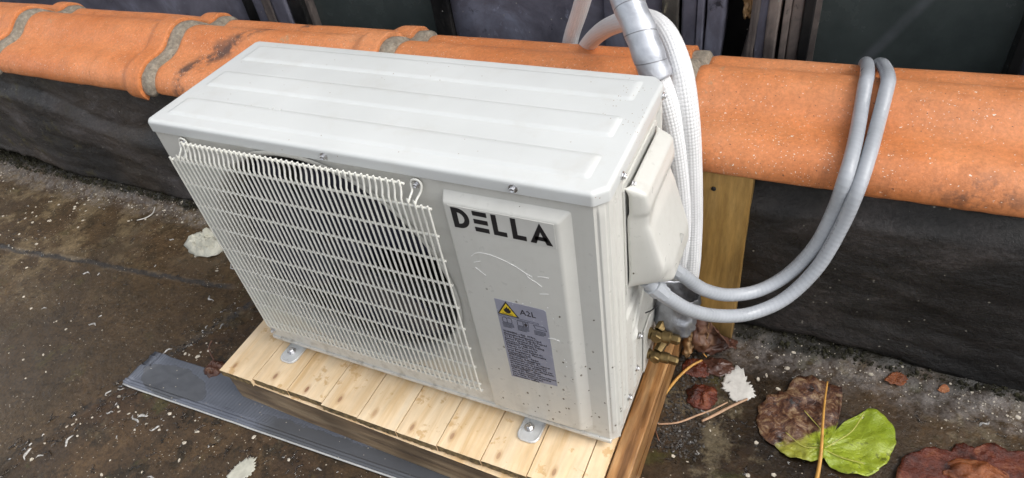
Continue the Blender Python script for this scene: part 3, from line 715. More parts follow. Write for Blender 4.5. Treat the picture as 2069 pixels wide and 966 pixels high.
# warning label
lab = MB().prism([(.605, .331), (.683, .331), (.686, .328), (.686, .146), (.603, .138), (.603, .331)], lambda a, b: (a, YS, b), lambda a, b: (a, YS+.0012, b)).build('warning_label', M['label'], sp)
def flat(P, name, mat, d=.0003, par=lab):
    return MB().prism(P, lambda a, b: (a, YS-d, b), lambda a, b: (a, YS+.0004, b)).build(name, mat, par)
flat([(.6215, .330), (.6038, .2985), (.6395, .2985)], 'warning_triangle', M['black'], .0003)
flat([(.6215, .3255), (.6070, .3005), (.6362, .3005)], 'triangle_field', M['yellow'], .0005)
flat([(.6215, .3195), (.6235, .3150), (.6250, .3165), (.6262, .3120), (.6280, .3130), (.6270, .3075), (.6245, .3045), (.6195, .3045), (.6165, .3075), (.6155, .3130), (.6175, .3115), (.6185, .3165), (.6200, .3145)], 'flame', M['black'], .0007)
flat([(.6125, .3030), (.6305, .3030), (.6305, .3022), (.6125, .3022)], 'flame_base', M['black'], .0007)
def textline(s, x, z, size, wmax=None):
    c = bpy.data.curves.new('lettering', 'FONT'); c.body = s; c.size = size; c.resolution_u = 1; c.extrude = .00012; c.offset = .00009
    o = bpy.data.objects.new('lettering', c); me = bpy.data.meshes.new_from_object(o); bpy.data.objects.remove(o); me.name = 'lettering'
    xm = max((v.co.x for v in me.vertices), default=1); k = (wmax/xm) if wmax else 1
    for v in me.vertices: v.co = Vector((v.co.x*k+x, YS-.0002-v.co.z, v.co.y+z))
    me.materials.clear(); me.materials.append(M['ink']); return link('lettering', me, lab)
textline('A2L', .6425, .3085, .0165, .026)
LN = ["WARNING – Risk Of Fire.", "Flammable Refrigerant Used.", "To Be Repaired Only By Trained", "Service Personnel. Do Not", "Puncture Refrigerant Tubing.", "WARNING – Risk Of Fire.", "Dispose Of Property In", "Accordance With Federal Or", "Local Regulations. Flammable", "Refrigerant Used.",
      "AVERTISSEMENT – Risque", "d'incendie. Réfrigérant", "inflammable utilisé. À réparer", "uniquement par du personnel", "de maintenance qualifié. Ne pas", "percer les tubes de réfrigérant.", "AVERTISSEMENT – Risque", "d'incendie. Éliminer conformément", "aux règlementations fédérales", "ou locales. Réfrigérant", "inflammable utilisé."]
for i, s in enumerate(LN): textline(s, .6065, .2565-.00575*i, .0062, .0030*len(s)*.80)
def outline(P, t=.0006):
    m = MB(); n = len(P)
    for i in range(n):
        a = Vector((P[i][0], YS-.0003, P[i][1])); b = Vector((P[(i+1) % n][0], YS-.0003, P[(i+1) % n][1])); m.tube([a, b], t*.6, 4)
    return m.build('pictogram', M['ink'], lab)
outline([(.610, .291), (.615, .2925), (.6175, .291), (.6205, .2925), (.6255, .291), (.6255, .281), (.6175, .281), (.610, .281)])
outline([(.6175, .291), (.6175, .281)])
outline([(.635, .292), (.653, .292), (.653, .281), (.635, .281)]); outline([(.6445, .292), (.6445, .281)])
flat([(.6485, .2905), (.6515, .2865), (.6500, .2825), (.6470, .2825), (.6462, .2865)], 'flame', M['ink'], .0004)
outline([(.662, .291), (.680, .291), (.683, .283), (.665, .283)])
outline([(.605, .2972), (.671, .2972), (.671, .2940), (.605, .2940)], .0004)
for xa in (.6085, .634, .6615):
    for q in range(4): outline([(xa, .2785-.0028*q), (xa+.019-.004*(q == 3), .2785-.0028*q)], .0007)
# scratches on the service panel
for P in ([(.581, .413), (.590, .421), (.605, .424), (.625, .421), (.648, .412), (.664, .402), (.674, .397)], [(.664, .402), (.668, .394), (.678, .388), (.686, .381)], [(.583, .401), (.594, .406)], [(.583, .391), (.598, .378)],
          [(.682, .400), (.690, .402), (.699, .402)], [(.683, .268), (.692, .270), (.702, .268)], [(.681, .365), (.695, .369)]):
    MB().tube(catmull([(a, YS-.00015+.0009*0, b) for a, b in P], 5), .00042, 5).build('scratch', M['scratch'], sp)
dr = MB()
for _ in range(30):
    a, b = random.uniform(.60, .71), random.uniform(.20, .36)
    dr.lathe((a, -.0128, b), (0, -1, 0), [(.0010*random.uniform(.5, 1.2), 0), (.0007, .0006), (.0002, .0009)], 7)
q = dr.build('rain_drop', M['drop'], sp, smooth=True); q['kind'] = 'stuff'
# chamfered front corner, right side with pressed ribs, back and left skins, bottom pan
def chf(u, v):
    z = .004+(ZT+.004-.004)*v
    a = Vector((W-CH, 0)); b = Vector((W, CH)); p = a.lerp(b, u); d = 0
    if .2 < u < .8: d = -.0022*sm(.2, .33, u)*sm(.8, .67, u)*sm(.018, .028, z)*sm(.532, .522, z)
    return (p.x+d*-.7, p.y+d*.7, z)
MB().grid(chf, 24, 60).build('corner_post', M['paint'], ac, smooth=True, fixn=False)
def side(u, v):
    y = CH+(D-2*CH)*u; z = .002+(ZT+.004-.002)*v; h = 0
    for c, w2, z0, z1, hh in ((.024, .003, .02, .53, .0022), (.042, .0035, .05, .525, -.0020), (.058, .003, .03, .53, .0022), (.255, .0035, .03, .52, .0022)):
        h += hh*sm(w2+.0015, w2-.0015, abs(y-c))*sm(z0-.004, z0+.004, z)*sm(z1+.004, z1-.004, z)
    # recess around the wiring cover and slanted pressings near the valves
    h -= .004*sm(.066, .070, y)*sm(.250, .246, y)*sm(.250, .256, z)*sm(.519, .514, z)
    for o in (0, .024):
        dd = abs((z-.205)-(y-.10)*1.0+o*1.3); h += .0028*sm(.006, .002, dd)*sm(.09, .10, y)*sm(.24, .23, y)
    h += .003*sm(.010, .004, abs(y-.105))*sm(.03, .04, z)*sm(.19, .18, z)
    if z < .03: h -= .002*sm(.03, .02, z)
    zz = z + (.020*sm(.02, .0, z)*sm(.05, .25, y)*0 + .006*sm(.02, 0, z)*max(0, fbm(y*22, 1, 1, 2)))
    return (W+h, y, zz)
MB().grid(side, 130, 150).build('side_panel', M['paint'], ac, smooth=True, fixn=False)
MB().grid(lambda u, v: (W-CH*u, D-CH+CH*u, .002+(ZT+.002)*v), 2, 8).build('rear_corner', M['paint'], ac, fixn=False)
MB().box(.55, W-CH, D-.002, D, .002, ZT+.003).build('back_panel', M['paint'], ac)
MB().box(0, .0012, .006, D, .004, ZT+.004).build('left_panel', M['paint'], ac)
MB().box(.003, W-.012, -.0035, D-.01, -.001, .0085).build('base_pan', M['paint'], ac, bevel=.002)
for xx, zz in ((.012, .022),): link('screw', screw, ac, (xx, -.0006, zz+.004))
# lid: chamfered outline, rolled edge, then shallow pressed ribs
def lid_loop(ins, z):
    c = CH+.002; a, b_, c0, d0 = -.003+ins, W+.003-ins, -.0035+ins, D+.003-ins
    k = ins*.41; P = []; cl = .007
    P = [(a+cl-k, c0), (b_-c+k, c0), (b_, c0+c-k), (b_, d0-c+k), (b_-c+k, d0), (a+cl-k, d0), (a, d0-cl+k), (a, c0+cl-k)]
    o = []
    for i in range(8):     # soften corners
        p, q, r_ = Vector(P[i-1]), Vector(P[i]), Vector(P[(i+1) % 8]); rad = .0028
        A_, C_ = q+(p-q).normalized()*rad, q+(r_-q).normalized()*rad
        for t in (0, .33, .67, 1): o.append(A_.lerp(q, t).lerp(q.lerp(C_, t), t))
    return [(v.x, v.y, z) for v in o]
lm = MB(); rows = [lid_loop(.0012, ZT), lid_loop(0, ZT+.0006), lid_loop(0, H-.007)]
for i in range(1, 6):
    a = math.pi/2*i/5; rows.append(lid_loop(.0065*(1-math.cos(a)), H-.0065*(1-math.sin(a))))
nn = len(rows[0])
for r_ in rows: lm.v += r_
for j in range(len(rows)-1):
    for i in range(nn):
        i2 = (i+1) % nn; lm.f.append((j*nn+i, j*nn+i2, (j+1)*nn+i2, (j+1)*nn+i)); lm.mi.append(0); lm.uv.append([(0, 0)]*4)
lm.f.append(tuple((len(rows)-1)*nn+i for i in range(nn))); lm.mi.append(0); lm.uv.append([(0, 0)]*nn)
lid = lm.build('lid', M['lid'], ac, smooth=35)
for yf_, yb_ in ((.0265, .077), (.1175, .167), (.2095, .263)):
    def rib(u, v, yf_=yf_, yb_=yb_):
        x0, x1 = .020, .756; xx = x0+(x1-x0)*(.5-.5*math.cos(math.pi*u)); yy = yf_-.0075+(yb_-yf_+.0075)*(v**1.5)
        t = sm(yf_-.0060, yf_+.0020, yy)*sm(yb_, yb_-.012, yy)
        e = sm(x0, x0+.012, xx)*sm(x1, x1-.010, xx)
        return (xx, yy, H-.0003+.0036*t*e)
    MB().grid(rib, 80, 44).build('pressed_rib', M['lid'], lid, smooth=True, fixn=False)
for xx in (.363, .662): link('screw', screw, lid, (xx, -.0037, .5435))
for yy in (.060, .253): link('screw', screw, lid, (W+.0032, yy, .538), (0, 0, R(90)))
# small cast arrow mark on the lid
MB().prism([(.203, .072), (.214, .060), (.213, .064), (.227, .068), (.226, .074), (.211, .070), (.210, .076)], lambda a, b: (a, b, H+.0021), lambda a, b: (a, b, H-.001)).build('arrow_mark', M['lid'], lid)
# wiring cover on the right side
PRF = [(.262, .0), (.266, .030), (.272, .046), (.285, .056), (.305, .061), (.335, .059), (.38, .046), (.42, .035), (.441, .026), (.447, .029), (.457, .034), (.470, .034), (.484, .027), (.494, .014), (.499, .004)]
def cover(u, v):
    y = .082+(.240-.082)*u; z = .262+(.500-.262)*v
    p = lerpprof(PRF, z) if z < .46 else lerpprof(PRF, z)
    crease = .10+.125*sm(.42, .475, z)
    front = sm(.082, .094, y); back = sm(.2405, .222, y)
    low = sm(.262, .30, z)
    e = front*(back**.6)
    # front edge band stays lower than the bulging middle at the top, full lower down
    lip = .030*sm(.082, .088, y)*sm(.262, .275, z)*sm(.500, .488, z)*sm(.2405, .232, y)
    lower_round = 1-.55*sm(.135, .085, y)*sm(.36, .29, z)
    # bottom edge climbs towards the front
    cut = sm(.262+.04*sm(.15, .08, y), .286+.04*sm(.15, .08, y), z)
    bulge = max(p*e*lower_round*cut, lip*cut if z > .45 else .55*lip*cut)
    if z < .455 and y < crease: bulge = max(bulge, (.031-.10*max(0, .43-z))*front*sm(crease+.004, crease-.016, y)*cut)
    return (W-.0035+bulge, y, z)
cov = MB().grid(cover, 70, 80).build('wiring_cover', M['paint'], ac, smooth=True, fixn=False)
cov.modifiers.new('thickness', 'SOLIDIFY').thickness = .0015
sm_ = cov.modifiers.new('soft', 'SMOOTH'); sm_.factor = .5; sm_.iterations = 14
fl = MB().prism([(.078, .30), (.078, .497), (.084, .506), (.238, .506), (.244, .498), (.244, .262), (.13, .255)], lambda a, b: (W-.0020, a, b), lambda a, b: (W-.0042, a, b)).build('cover_flange', M['paint'], cov)
for yy, zz in ((.099, .496), (.222, .490)): link('screw', screw, cov, (W+.004, yy, zz), (0, 0, R(90)))
MB().tube([(W+.0538, .176, .352), (W+.0555, .188, .340), (W+.0560, .172, .336), (W+.0538, .176, .352)], .0005, 5).build('warning_mark', M['galvw'], cov)
for yy, zz in ((.125, .150), (.105, .085), (.06, .06)): link('screw', screw, ac, (W+.002, yy, zz), (0, 0, R(90)))
# feet
def foot(cx, y0, y1, front_=True):
    m = MB(); w2 = .0215; s = -1 if front_ else 1; ye = y0 if front_ else y1
    P = [(cx-w2, y1), (cx-w2, y0+.012), (cx-w2+.004, y0+.004), (cx-w2+.012, y0), (cx+w2-.012, y0), (cx+w2-.004, y0+.004), (cx+w2, y0+.012), (cx+w2, y1)]
    m.prism(P, lambda a, b: (a, b, ZP+.0044), lambda a, b: (a, b, ZP+.0012))
    o = m.build('foot', M['galv'], ac, bevel=.0012)
    MB().tube([(*p, ZP+.0046) for p in [(cx-w2+.002, y1)]+[(cx+(a-cx)*.90, b+.002) for a, b in P[1:7]]+[(cx+w2-.002, y1)]], .0016, 6).build('foot_lip', M['galv'], o, smooth=True)
    bo = MB().lathe((cx-.004, y0+.028, ZP+.004), (0, 0, 1), [(.0095, 0), (.0095, .002), (.007, .0022)], 20).lathe((cx-.004, y0+.028, ZP+.005), (0, 0, 1), [(.0062, 0), (.0062, .006), (.0048, .0072)], 6)
    bo.build('bolt', M['steel'], o, smooth=30)
    MB().box(cx-.017, cx+.017, max(y0, -.002)+.004, y1+.02, ZP+.005, -.0012).build('foot_web', M['galv'], o)
for cx in (.063, .621): foot(cx, -.043, .02)
# brass service valves at the lower rear of the side
def valve(y, z, s=1.):
    o = MB().lathe((W-.004, y, z), (1, 0, 0), [(.011*s, 0), (.011*s, .012), (.0085*s, .014), (.0085*s, .030), (.0115*s, .032), (.0115*s, .046), (.008*s, .049)], 14)
    o.lathe((W+.018, y, z), (0, .25, -1), [(.0075*s, 0), (.0075*s, .020)], 12)
    v_ = o.build('service_valve', M['brass'], ac, smooth=35)
    MB().lathe((W+.020, y-.004, z+.004), (0, -1, .1), [(.0105*s, 0), (.0105*s, .010), (.009*s, .012)], 6).build('valve_nut', M['brass'], v_, smooth=30)
    MB().lathe((W+.020, y+.008, z+.002), (.25, 1, .25), [(.010*s, 0), (.010*s, .020), (.0125*s, .021), (.0125*s, .038), (.007*s, .041)], 6).build('flare_nut', M['brass'], v_, smooth=30)
    MB().lathe((W+.044, y, z), (1, 0, -.1), [(.0095*s, 0), (.0095*s, .012), (.006*s, .016)], 6).build('valve_cap', M['brass'], v_, smooth=30)
    return v_
valve(.180, .094, 1.0); valve(.172, .044, .9)
MB().prism([(.145, .02), (.205, .02), (.215, .05), (.215, .12), (.19, .135), (.15, .13)], lambda a, b: (W+.004, a, b), lambda a, b: (W+.001, a, b)).build('valve_plate', M['paint'], ac, bevel=.0008)
MB().tube(catmull([(W+.012, .200, .148), (W+.006, .185, .150), (W-.0, .168, .160)], 4), .0012, 6).build('tape_tail', M['black'], ac)

# ================================================================== insulated pipes, tape, conduits
def pipe(name, pts, r, mat, label, cat, n=10, seg=20, group=None):
    o = MB().tube(catmull(pts, n), r, seg).build(name, mat, smooth=60); return tag(o, label, cat, group)
A1 = at
def px(x_, y_, Y): return at(x_, y_, 'y', Y)
# pipe 1: rises behind the unit, taped silver from lid height up, turns over and drops behind the coping
p1 = [px(1352, 690, .30), px(1372, 560, .315), px(1378, 440, .320), px(1368, 320, .322), px(1348, 215, .326), px(1322, 140, .335)]
tp = thing('insulated_pipe', tuple(p1[0]), 'white foam-wrapped pipe nearest the unit, bound in silver duct tape above the lid corner', 'pipe', 'insulated pipes behind the unit')
MB().tube(catmull(p1, 10), .0185, 20).build('insulation', M['foam'], tp, smooth=60)
p1b = [px(1328, 160, .333), px(1310, 110, .342), px(1288, 50, .362), px(1262, -10, .395), px(1240, -70, .46), px(1218, -105, .56), px(1196, -60, .70), px(1172, 20, .76)]
s1 = MB().tube(catmull(p1b[:5], 12), lambda t: .0245+.0006*math.sin(t*31), 24).build('tape_wrap', M['tape'], tp, smooth=True); s1['label'] = 'creased silver duct tape wrap'
MB().tube(catmull(p1b[4:]+[px(1152, 85, .79), px(1140, 170, .80), px(1130, 330, .80)], 10), .0185, 20).build('insulation', M['foam'], tp, smooth=60)
# pipe 2: loop in front of the coping and down to the valves
p2 = [px(1350, 640, .255), px(1388, 575, .310), px(1398, 470, .330), px(1396, 330, .335), px(1388, 220, .345), px(1372, 130, .375), px(1340, 62, .43), px(1295, 38, .50), px(1245, 48, .58), px(1205, 72, .68), px(1176, 112, .76), px(1160, 180, .79), px(1150, 330, .80)]
pipe('insulated_pipe', p2, .0185, M['foam'], 'white foam-wrapped pipe without tape, looping over the coping beside the taped one', 'pipe', 10, 20, 'insulated pipes behind the unit')
# silver sleeve where both pipes leave the valves
def slv(u, v):
    a = 2*math.pi*u; c = Vector(px(1378-16*v, 588+68*v, .240-.02*v)); r_ = .034+.003*math.sin(3*a+2)+.012*fbm(math.cos(a)*2.2, math.sin(a)*2.2+v*3, 2+v*2, 4)+.004*v
    ax = Vector((.15, .25, .95)).normalized(); e1 = ax.cross(Vector((0, 1, 0))).normalized(); e2 = ax.cross(e1)
    return c+e1*r_*math.cos(a)*1.0+e2*r_*math.sin(a)*.85
sv = MB().grid(slv, 40, 16).build('tape_sleeve', M['tape2'], smooth=True, fixn=False); sv.modifiers.new('thickness', 'SOLIDIFY').thickness = .0012
tag(sv, 'crumpled silver tape sleeve around the pipes just above the brass valves', 'tape')
# grey conduits
def on_tile(x_, y_, r_):
    for k in range(400):
        Y = .36+k*.0008; p = px(x_, y_, Y)
        if p.z <= tile_top(max(Y, .4)) + r_*1.25 and Y > .385: return p
    return px(x_, y_, .58)
RC = .0118
ca = [px(1352, 538, .165), px(1380, 556, .185), px(1420, 584, .222), px(1470, 596, .262), px(1530, 588, .300), px(1590, 556, .330), px(1645, 500, .352), px(1682, 432, .366), px(1708, 360, .376)]
ca.insert(0, ca[0]-(ca[1]-ca[0]).normalized()*.03)
ca += [on_tile(1727, 290, RC), on_tile(1740, 220, RC), on_tile(1748, 172, RC)]
e = ca[-1]; ca += [Vector((e.x+.001, .575, .4145)), Vector((e.x+.001, .632, .402)), Vector((e.x, .70, .376)), Vector((e.x, .758, .335)), Vector((e.x, .785, .25)), Vector((e.x, .79, .05))]
pipe('conduit', ca, RC, M['cond'], 'grey flexible conduit, upper and left one of the looping pair, over the coping', 'conduit', 12, 18, 'grey conduits looping over the coping')
cb = [px(1325, 582, .118), px(1350, 602, .130), px(1395, 627, .165), px(1450, 638, .210), px(1515, 634, .255), px(1585, 604, .295), px(1650, 542, .330), px(1698, 462, .352), px(1732, 385, .368)]
cb.insert(0, cb[0]-(cb[1]-cb[0]).normalized()*.03)
cb += [on_tile(1757, 310, RC), on_tile(1776, 240, RC), on_tile(1790, 185, RC)]
e = cb[-1]; cb += [Vector((e.x+.001, .575, .4145)), Vector((e.x-.003, .632, .402)), Vector((e.x-.008, .70, .376)), Vector((e.x-.012, .758, .335)), Vector((e.x-.014, .785, .25)), Vector((e.x-.014, .79, .05))]
pipe('conduit', cb, RC, M['cond'], 'grey flexible conduit, lower and right one of the looping pair, over the coping', 'conduit', 12, 18, 'grey conduits looping over the coping')
for c_ in (ca, cb):
    d = (c_[2]-c_[1]).normalized(); MB().lathe(c_[1]+d*-.012, d, [(.002, 0), (.0155, .001), (.0155, .020), (.0135, .022), (.0135, .034)], 10).build('conduit_connector', M['cond'], cov, smooth=30)

# ================================================================== timber stud against the parapet
pt = thing('timber_stud', (.866, .39, ZG), 'upright yellowish timber stud against the parapet beneath the coping', 'stud')
st_b = MB().box(.818, .9065, 0, .036, ZG-.004, .330)
st_b.v = [(a, b+.366+.040*(c-ZG)/.41, c) for a, b, c in st_b.v]
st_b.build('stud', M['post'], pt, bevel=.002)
MB().lathe(px(1442, 381, .4035), (0, -1, 0), [(.0045, 0), (.0045, .002), (.003, .003)], 12).build('screw', M['frameb'], pt)
bp_ = px(1432, 664, .3705)
br = MB().box(bp_.x-.022, bp_.x+.010, bp_.y-.002, bp_.y, bp_.z-.008, bp_.z+.010).build('bracket', M['galv'], pt, bevel=.0008)
MB().lathe(bp_+Vector((0, -.002, 0)), (0, -1, 0), [(.006, 0), (.006, .004), (.004, .005)], 6).build('bolt', M['steel'], br, smooth=30)

# ================================================================== grey vinyl strip on the roof
st = Vector((.9995, .033, 0)); sn = Vector((-.033, .9995, 0)); s0 = Vector((-.372, -.172, 0))
def vs_(u, v):
    Lx = 1.05; wv = .098; prof = [(0, .0045), (.03, .0080), (.055, .0085), (.075, .0050), (.10, .0080), (.125, .0080), (.145, .0040), (.17, .0042), (1, .0036)]
    p = s0+st*(Lx*u)+sn*(wv*v)
    cut = .004*fbm(v*5, 1, 2, 2)+(.03*sm(.55, .62, v)) if u == 0 else 0
    z = max(floor_z(p.x, p.y), ZG-.001)+lerpprof(prof, v)+.0025*fbm(p.x*3, v*2, 3, 2)*(1-u)+.001
    return (p.x+cut*(1 if v > .5 else .3), p.y, z)
vst = MB().grid(vs_, 200, 60).build('vinyl_strip', M['strip'], smooth=True, fixn=False); vst.modifiers.new('thickness', 'SOLIDIFY').thickness = .003
vst.modifiers['thickness'].offset = -1
MB().tube([Vector(vs_(k/60, 0))+Vector((0, -.001, -.0015)) for k in range(61)], .0022, 8).build('edge_bead', M['galvw'], vst, smooth=True)
tag(vst, 'grey ribbed vinyl strip lying wet on the roof before the platform', 'strip')

# ================================================================== leaves and litter
def gz(p): return floor_z(p.x, p.y)
def fl(x_, y_): p = at(x_, y_, 'z', ZG+.006); return Vector((p.x, p.y, gz(p)))
def leaf(name, cpx, outline_px, mat, lift, seed, rings=14, n=90, curl=.0, warp=.006, jag=.07):
    c = fl(*cpx); O = [fl(*q) for q in outline_px]; A = []
    for o in O: A.append((math.atan2(o.y-c.y, o.x-c.x), (Vector((o.x, o.y))-Vector((c.x, c.y))).length))
    A.sort(); A = [(A[-1][0]-2*math.pi, A[-1][1])]+A+[(A[0][0]+2*math.pi, A[0][1])]
    m = MB(); m.v.append((c.x, c.y, c.z+lift*.6))
    for j in range(1, rings+1):
        for k in range(n):
            a = -math.pi+2*math.pi*k/n; r_ = lerpprof(A, a)*(1+jag*(fbm(a*7, seed, 2, 4)+.5*fbm(a*23, seed, 7, 2))*(j/rings)); t = j/rings
            x_, y_ = c.x+r_*t*math.cos(a), c.y+r_*t*math.sin(a)
            z_ = max(floor_z(x_, y_)+.0025, c.z+lift*(.4+.6*math.sin(a*3+seed)*t)*.5+curl*t*t*max(0, math.sin(a+seed))) + warp*max(0, fbm(x_*24, y_*24, seed, 4)+.25)+.35*warp*fbm(x_*85, y_*85, seed, 3)
            m.v.append((x_, y_, z_))
    for k in range(n):
        k2 = (k+1) % n; m.f.append((0, 1+k, 1+k2)); m.mi.append(0); m.uv.append([(0, 0)]*3)
        for j in range(rings-1):
            m.f.append((1+j*n+k, 1+(j+1)*n+k, 1+(j+1)*n+k2, 1+j*n+k2)); m.mi.append(0); m.uv.append([(0, 0)]*4)
    o = m.build(name, mat, smooth=True, fixn=False); s_ = o.modifiers.new('thickness', 'SOLIDIFY'); s_.thickness = .0009
    return o
def Z(*q): return [(1250+a/2.526, 600+b/2.526) for a, b in q]
big = leaf('fallen_leaf', Z((1040, 775))[0], Z((1090, 700), (1150, 660), (1200, 590), (1265, 558), (1345, 590), (1400, 660), (1412, 740), (1375, 830), (1290, 908), (1200, 916), (1110, 885), (1045, 825), (1025, 832), (930, 832), (850, 805), (805, 765), (740, 720), (705, 640), (712, 560), (770, 505), (850, 480), (905, 415), (985, 415), (1065, 440), (1140, 465), (1215, 498), (1180, 560), (1110, 660)), M['bigleaf'], .014, 2.3, 18, 140, 0, .017)
tag(big, 'large round leaf, half bright green, half rotted brown, on the wet roof', 'leaf', 'leaves on the roof')
def vein(pts, r_, par, name='vein', mat='stem'):
    P = []
    for q in pts:
        p = fl(*q); P.append(p)
    # ride on top of the leaf surface
    P = [Vector((p.x, p.y, gz(p)+.013)) for p in P]
    return MB().tube(catmull(P, 6), r_, 8).build(name, M[mat], par, smooth=True)
MB().tube(catmull([Vector((p.x, p.y, gz(p)+h)) for p, h in [(fl(*q), h) for q, h in zip(Z((1062, 445), (1045, 560), (1035, 680), (1030, 790), (1022, 870), (1005, 960)), (.016, .020, .020, .017, .010, .006))]], 8), lambda t: .0016+.0022*t, 8).build('stem', M['stem'], big, smooth=True)
for q in (((1040, 785), (1110, 745), (1190, 690), (1250, 600)), ((1040, 785), (1140, 830), (1250, 860)), ((1030, 780), (940, 770), (850, 700)), ((1035, 690), (990, 640), (945, 590))): vein(Z(*q), .0008, big, 'vein', 'vein')
r1 = leaf('fallen_leaf', Z((1800, 890))[0], Z((1420, 880), (1450, 820), (1530, 790), (1620, 765), (1700, 790), (1730, 740), (1820, 770), (1900, 745), (2000, 790), (2069, 780), (2150, 830), (2150, 960), (1900, 1000), (1600, 1000), (1420, 960)), M['redleaf'], .010, 4.1, 14, 100, 0, .012)
tag(r1, 'flattened wet dark red leaf in the bottom right corner', 'leaf', 'leaves on the roof')
def curled(name, a, b, width, h, mat, seed, label):
    A_, B2 = fl(*a), fl(*b); d = B2-A_; L = d.length; d.normalize(); nrm = Vector((-d.y, d.x, 0))
    def g(u, v):
        wv = width*math.sin(math.pi*min(.96, max(.06, u)))**.6; t = (v-.5)*2
        p = A_+d*(L*u)+nrm*(wv*t*.5*(1-.25*abs(t))); p.z = max(gz(p)+.004, ZG+.004)+h*math.sin(math.pi*u)*(1-t*t*.9)+.012*fbm(u*5, v*5, seed, 4)
        p += nrm*.012*fbm(u*4+9, v*3, seed, 3); return p
    o = MB().grid(g, 28, 20).build(name, mat, smooth=True, fixn=False); o.modifiers.new('thickness', 'SOLIDIFY').thickness = .0009
    return tag(o, label, 'leaf', 'leaves on the roof')
curled('curled_leaf', Z((1650, 880))[0], Z((2010, 930))[0], .070, .016, M['orleaf'], 3.3, 'curled orange-brown leaf lying on the wet red leaf')
# crumpled dead leaf leaning on the stud
def dl(u, v):
    base = Vector((.835+.085*u, .345-.03*v*math.sin(3*u), ZG+.012+.105*v*(1-.75*u)+.0)); t = v-.5
    return base+Vector((.014*fbm(u*5, v*4, 1, 3), -.030*math.sin(v*3+u*4)*(1-u*.4)+.02*fbm(u*6, v*6, 8, 3), .020*fbm(u*5, v*5, 4, 3)))
d1 = MB().grid(dl, 30, 24).build('dead_leaf', M['deadleaf'], smooth=True, fixn=False); d1.modifiers.new('thickness', 'SOLIDIFY').thickness = .001
tag(d1, 'crumpled dark brown dead leaf leaning against the foot of the timber stud', 'leaf', 'leaves on the roof')
MB().tube(catmull([px(1405, 655, .335), px(1408, 685, .33), px(1420, 712, .32), px(1428, 722, .315)], 6), .0013, 6).build('stem', M['stem'], d1, smooth=True)
def dl2(u, v):
    c = Vector((.818+.045*u, .315+.02*v, ZG+.02+.07*v)); return c+Vector((.012*fbm(u*6, v*6, 11, 3), -.02*math.sin(u*6)+.02*fbm(u*5, v*7, 12, 3), .02*fbm(u*6, v*4, 13, 3)))
d2 = MB().grid(dl2, 18, 18).build('dead_leaf', M['tan'], smooth=True, fixn=False); d2.modifiers.new('thickness', 'SOLIDIFY').thickness = .001
tag(d2, 'shrivelled tan leaf between the brass valves and the dark dead leaf', 'leaf', 'leaves on the roof')
def clump(name, cpx, r_, h, mat, seed, label, cat, sq=(1, 1), group=None, base=None):
    c = base or fl(*cpx)
    def g(u, v):
        a = 2*math.pi*u; rr = r_*v*(1+.45*fbm(math.cos(a)*2, math.sin(a)*2, seed, 3))
        x_, y_ = c.x+rr*math.cos(a)*sq[0], c.y+rr*math.sin(a)*sq[1]
        return (x_, y_, max(floor_z(x_, y_), c.z-.004)+.0015+h*(1-v**2)*(.45+1.9*abs(fbm(x_*34, y_*34, seed, 4))+.8*fbm(x_*70, y_*70, seed, 3))+h*.5*max(0, fbm(x_*110, y_*110, seed+4, 2)))
    o = MB().grid(g, 34, 9).build(name, mat, smooth=18, fixn=False); o.modifiers.new('thickness', 'SOLIDIFY').thickness = .0008
    return tag(o, label, cat, group)
clump('leaf_scrap', (1418, 800), .030, .016, M['redleaf'], 1, 'glossy orange-red leaf scrap between the orange stem and splinters', 'leaf', (1, 1), 'leaf scraps')
clump('leaf_scrap', (1408, 742), .030, .008, M['redleaf'], 5, 'rusty leaf scrap at the upper end of the orange stem', 'leaf', (1, .8), 'leaf scraps')
clump('leaf_scrap', (1450, 738), .034, .010, M['deadleaf'], 6, 'wet dark leaf scrap just below the dead leaf at the stud', 'leaf', (1, .7), 'leaf scraps')
tag(leaf('leaf_scrap', (1812, 767), [(1831, 767), (1830, 776), (1808, 778), (1786, 770), (1795, 762), (1806, 756), (1824, 762)], M['orleaf'], .004, 2.7, 6, 50, 0, .006, .35), 'small orange leaf scrap at the wall foot, left of two', 'leaf', 'leaf scraps')
tag(leaf('leaf_scrap', (1906, 790), [(1916, 790), (1915, 795), (1904, 796), (1893, 792), (1897, 787), (1903, 784), (1912, 787)], M['orleaf'], .004, 3.7, 6, 50, 0, .006, .35), 'tiny orange leaf scrap at the wall foot, right of two', 'leaf', 'leaf scraps')
0 and clump('leaf_scrap', (1545, 745), .05, .004, M['tan'], 9, 'flat tan leaf mush behind the plaster flake', 'leaf', (1.3, .8), 'leaf scraps')
clump('dead_leaf', (433, 748), .024, .018, M['deadleaf'], 7, 'dry brown leaf at the front left corner of the platform', 'leaf', (1, 1), 'leaves on the roof', Vector((-.185, -.062, ZG+.006)))
MB().tube(catmull([Vector((-.19, -.05, ZG+.02)), Vector((-.212, -.035, ZG+.035)), Vector((-.208, -.02, ZG+.05))], 5), .0016, 6).build('stem', M['deadleaf'], bpy.data.objects['dead_leaf.002'], smooth=True)
pc = leaf('plaster_flake', (1490, 785), [(1480, 742), (1500, 745), (1508, 768), (1524, 785), (1520, 800), (1498, 808), (1482, 808), (1474, 790), (1462, 782), (1464, 765)], M['white'], .004, 1.2, 6, 90, 0, .002, .45)
tag(pc, 'jagged white plaster flake on the wet roof beside the leaf scraps', 'flake')
pc.modifiers['thickness'].thickness = .003
def stick(name, pts, r_, mat, label, cat, lift=.004, group=None):
    P = []
    for q in pts: p = fl(*q); P.append(Vector((p.x, p.y, gz(p)+lift)))
    return tag(MB().tube(catmull(P, 6), lambda t: r_*(.65+.35*math.sin(math.pi*(.15+.8*t))), 7).build(name, M[mat], smooth=True), label, cat, group)
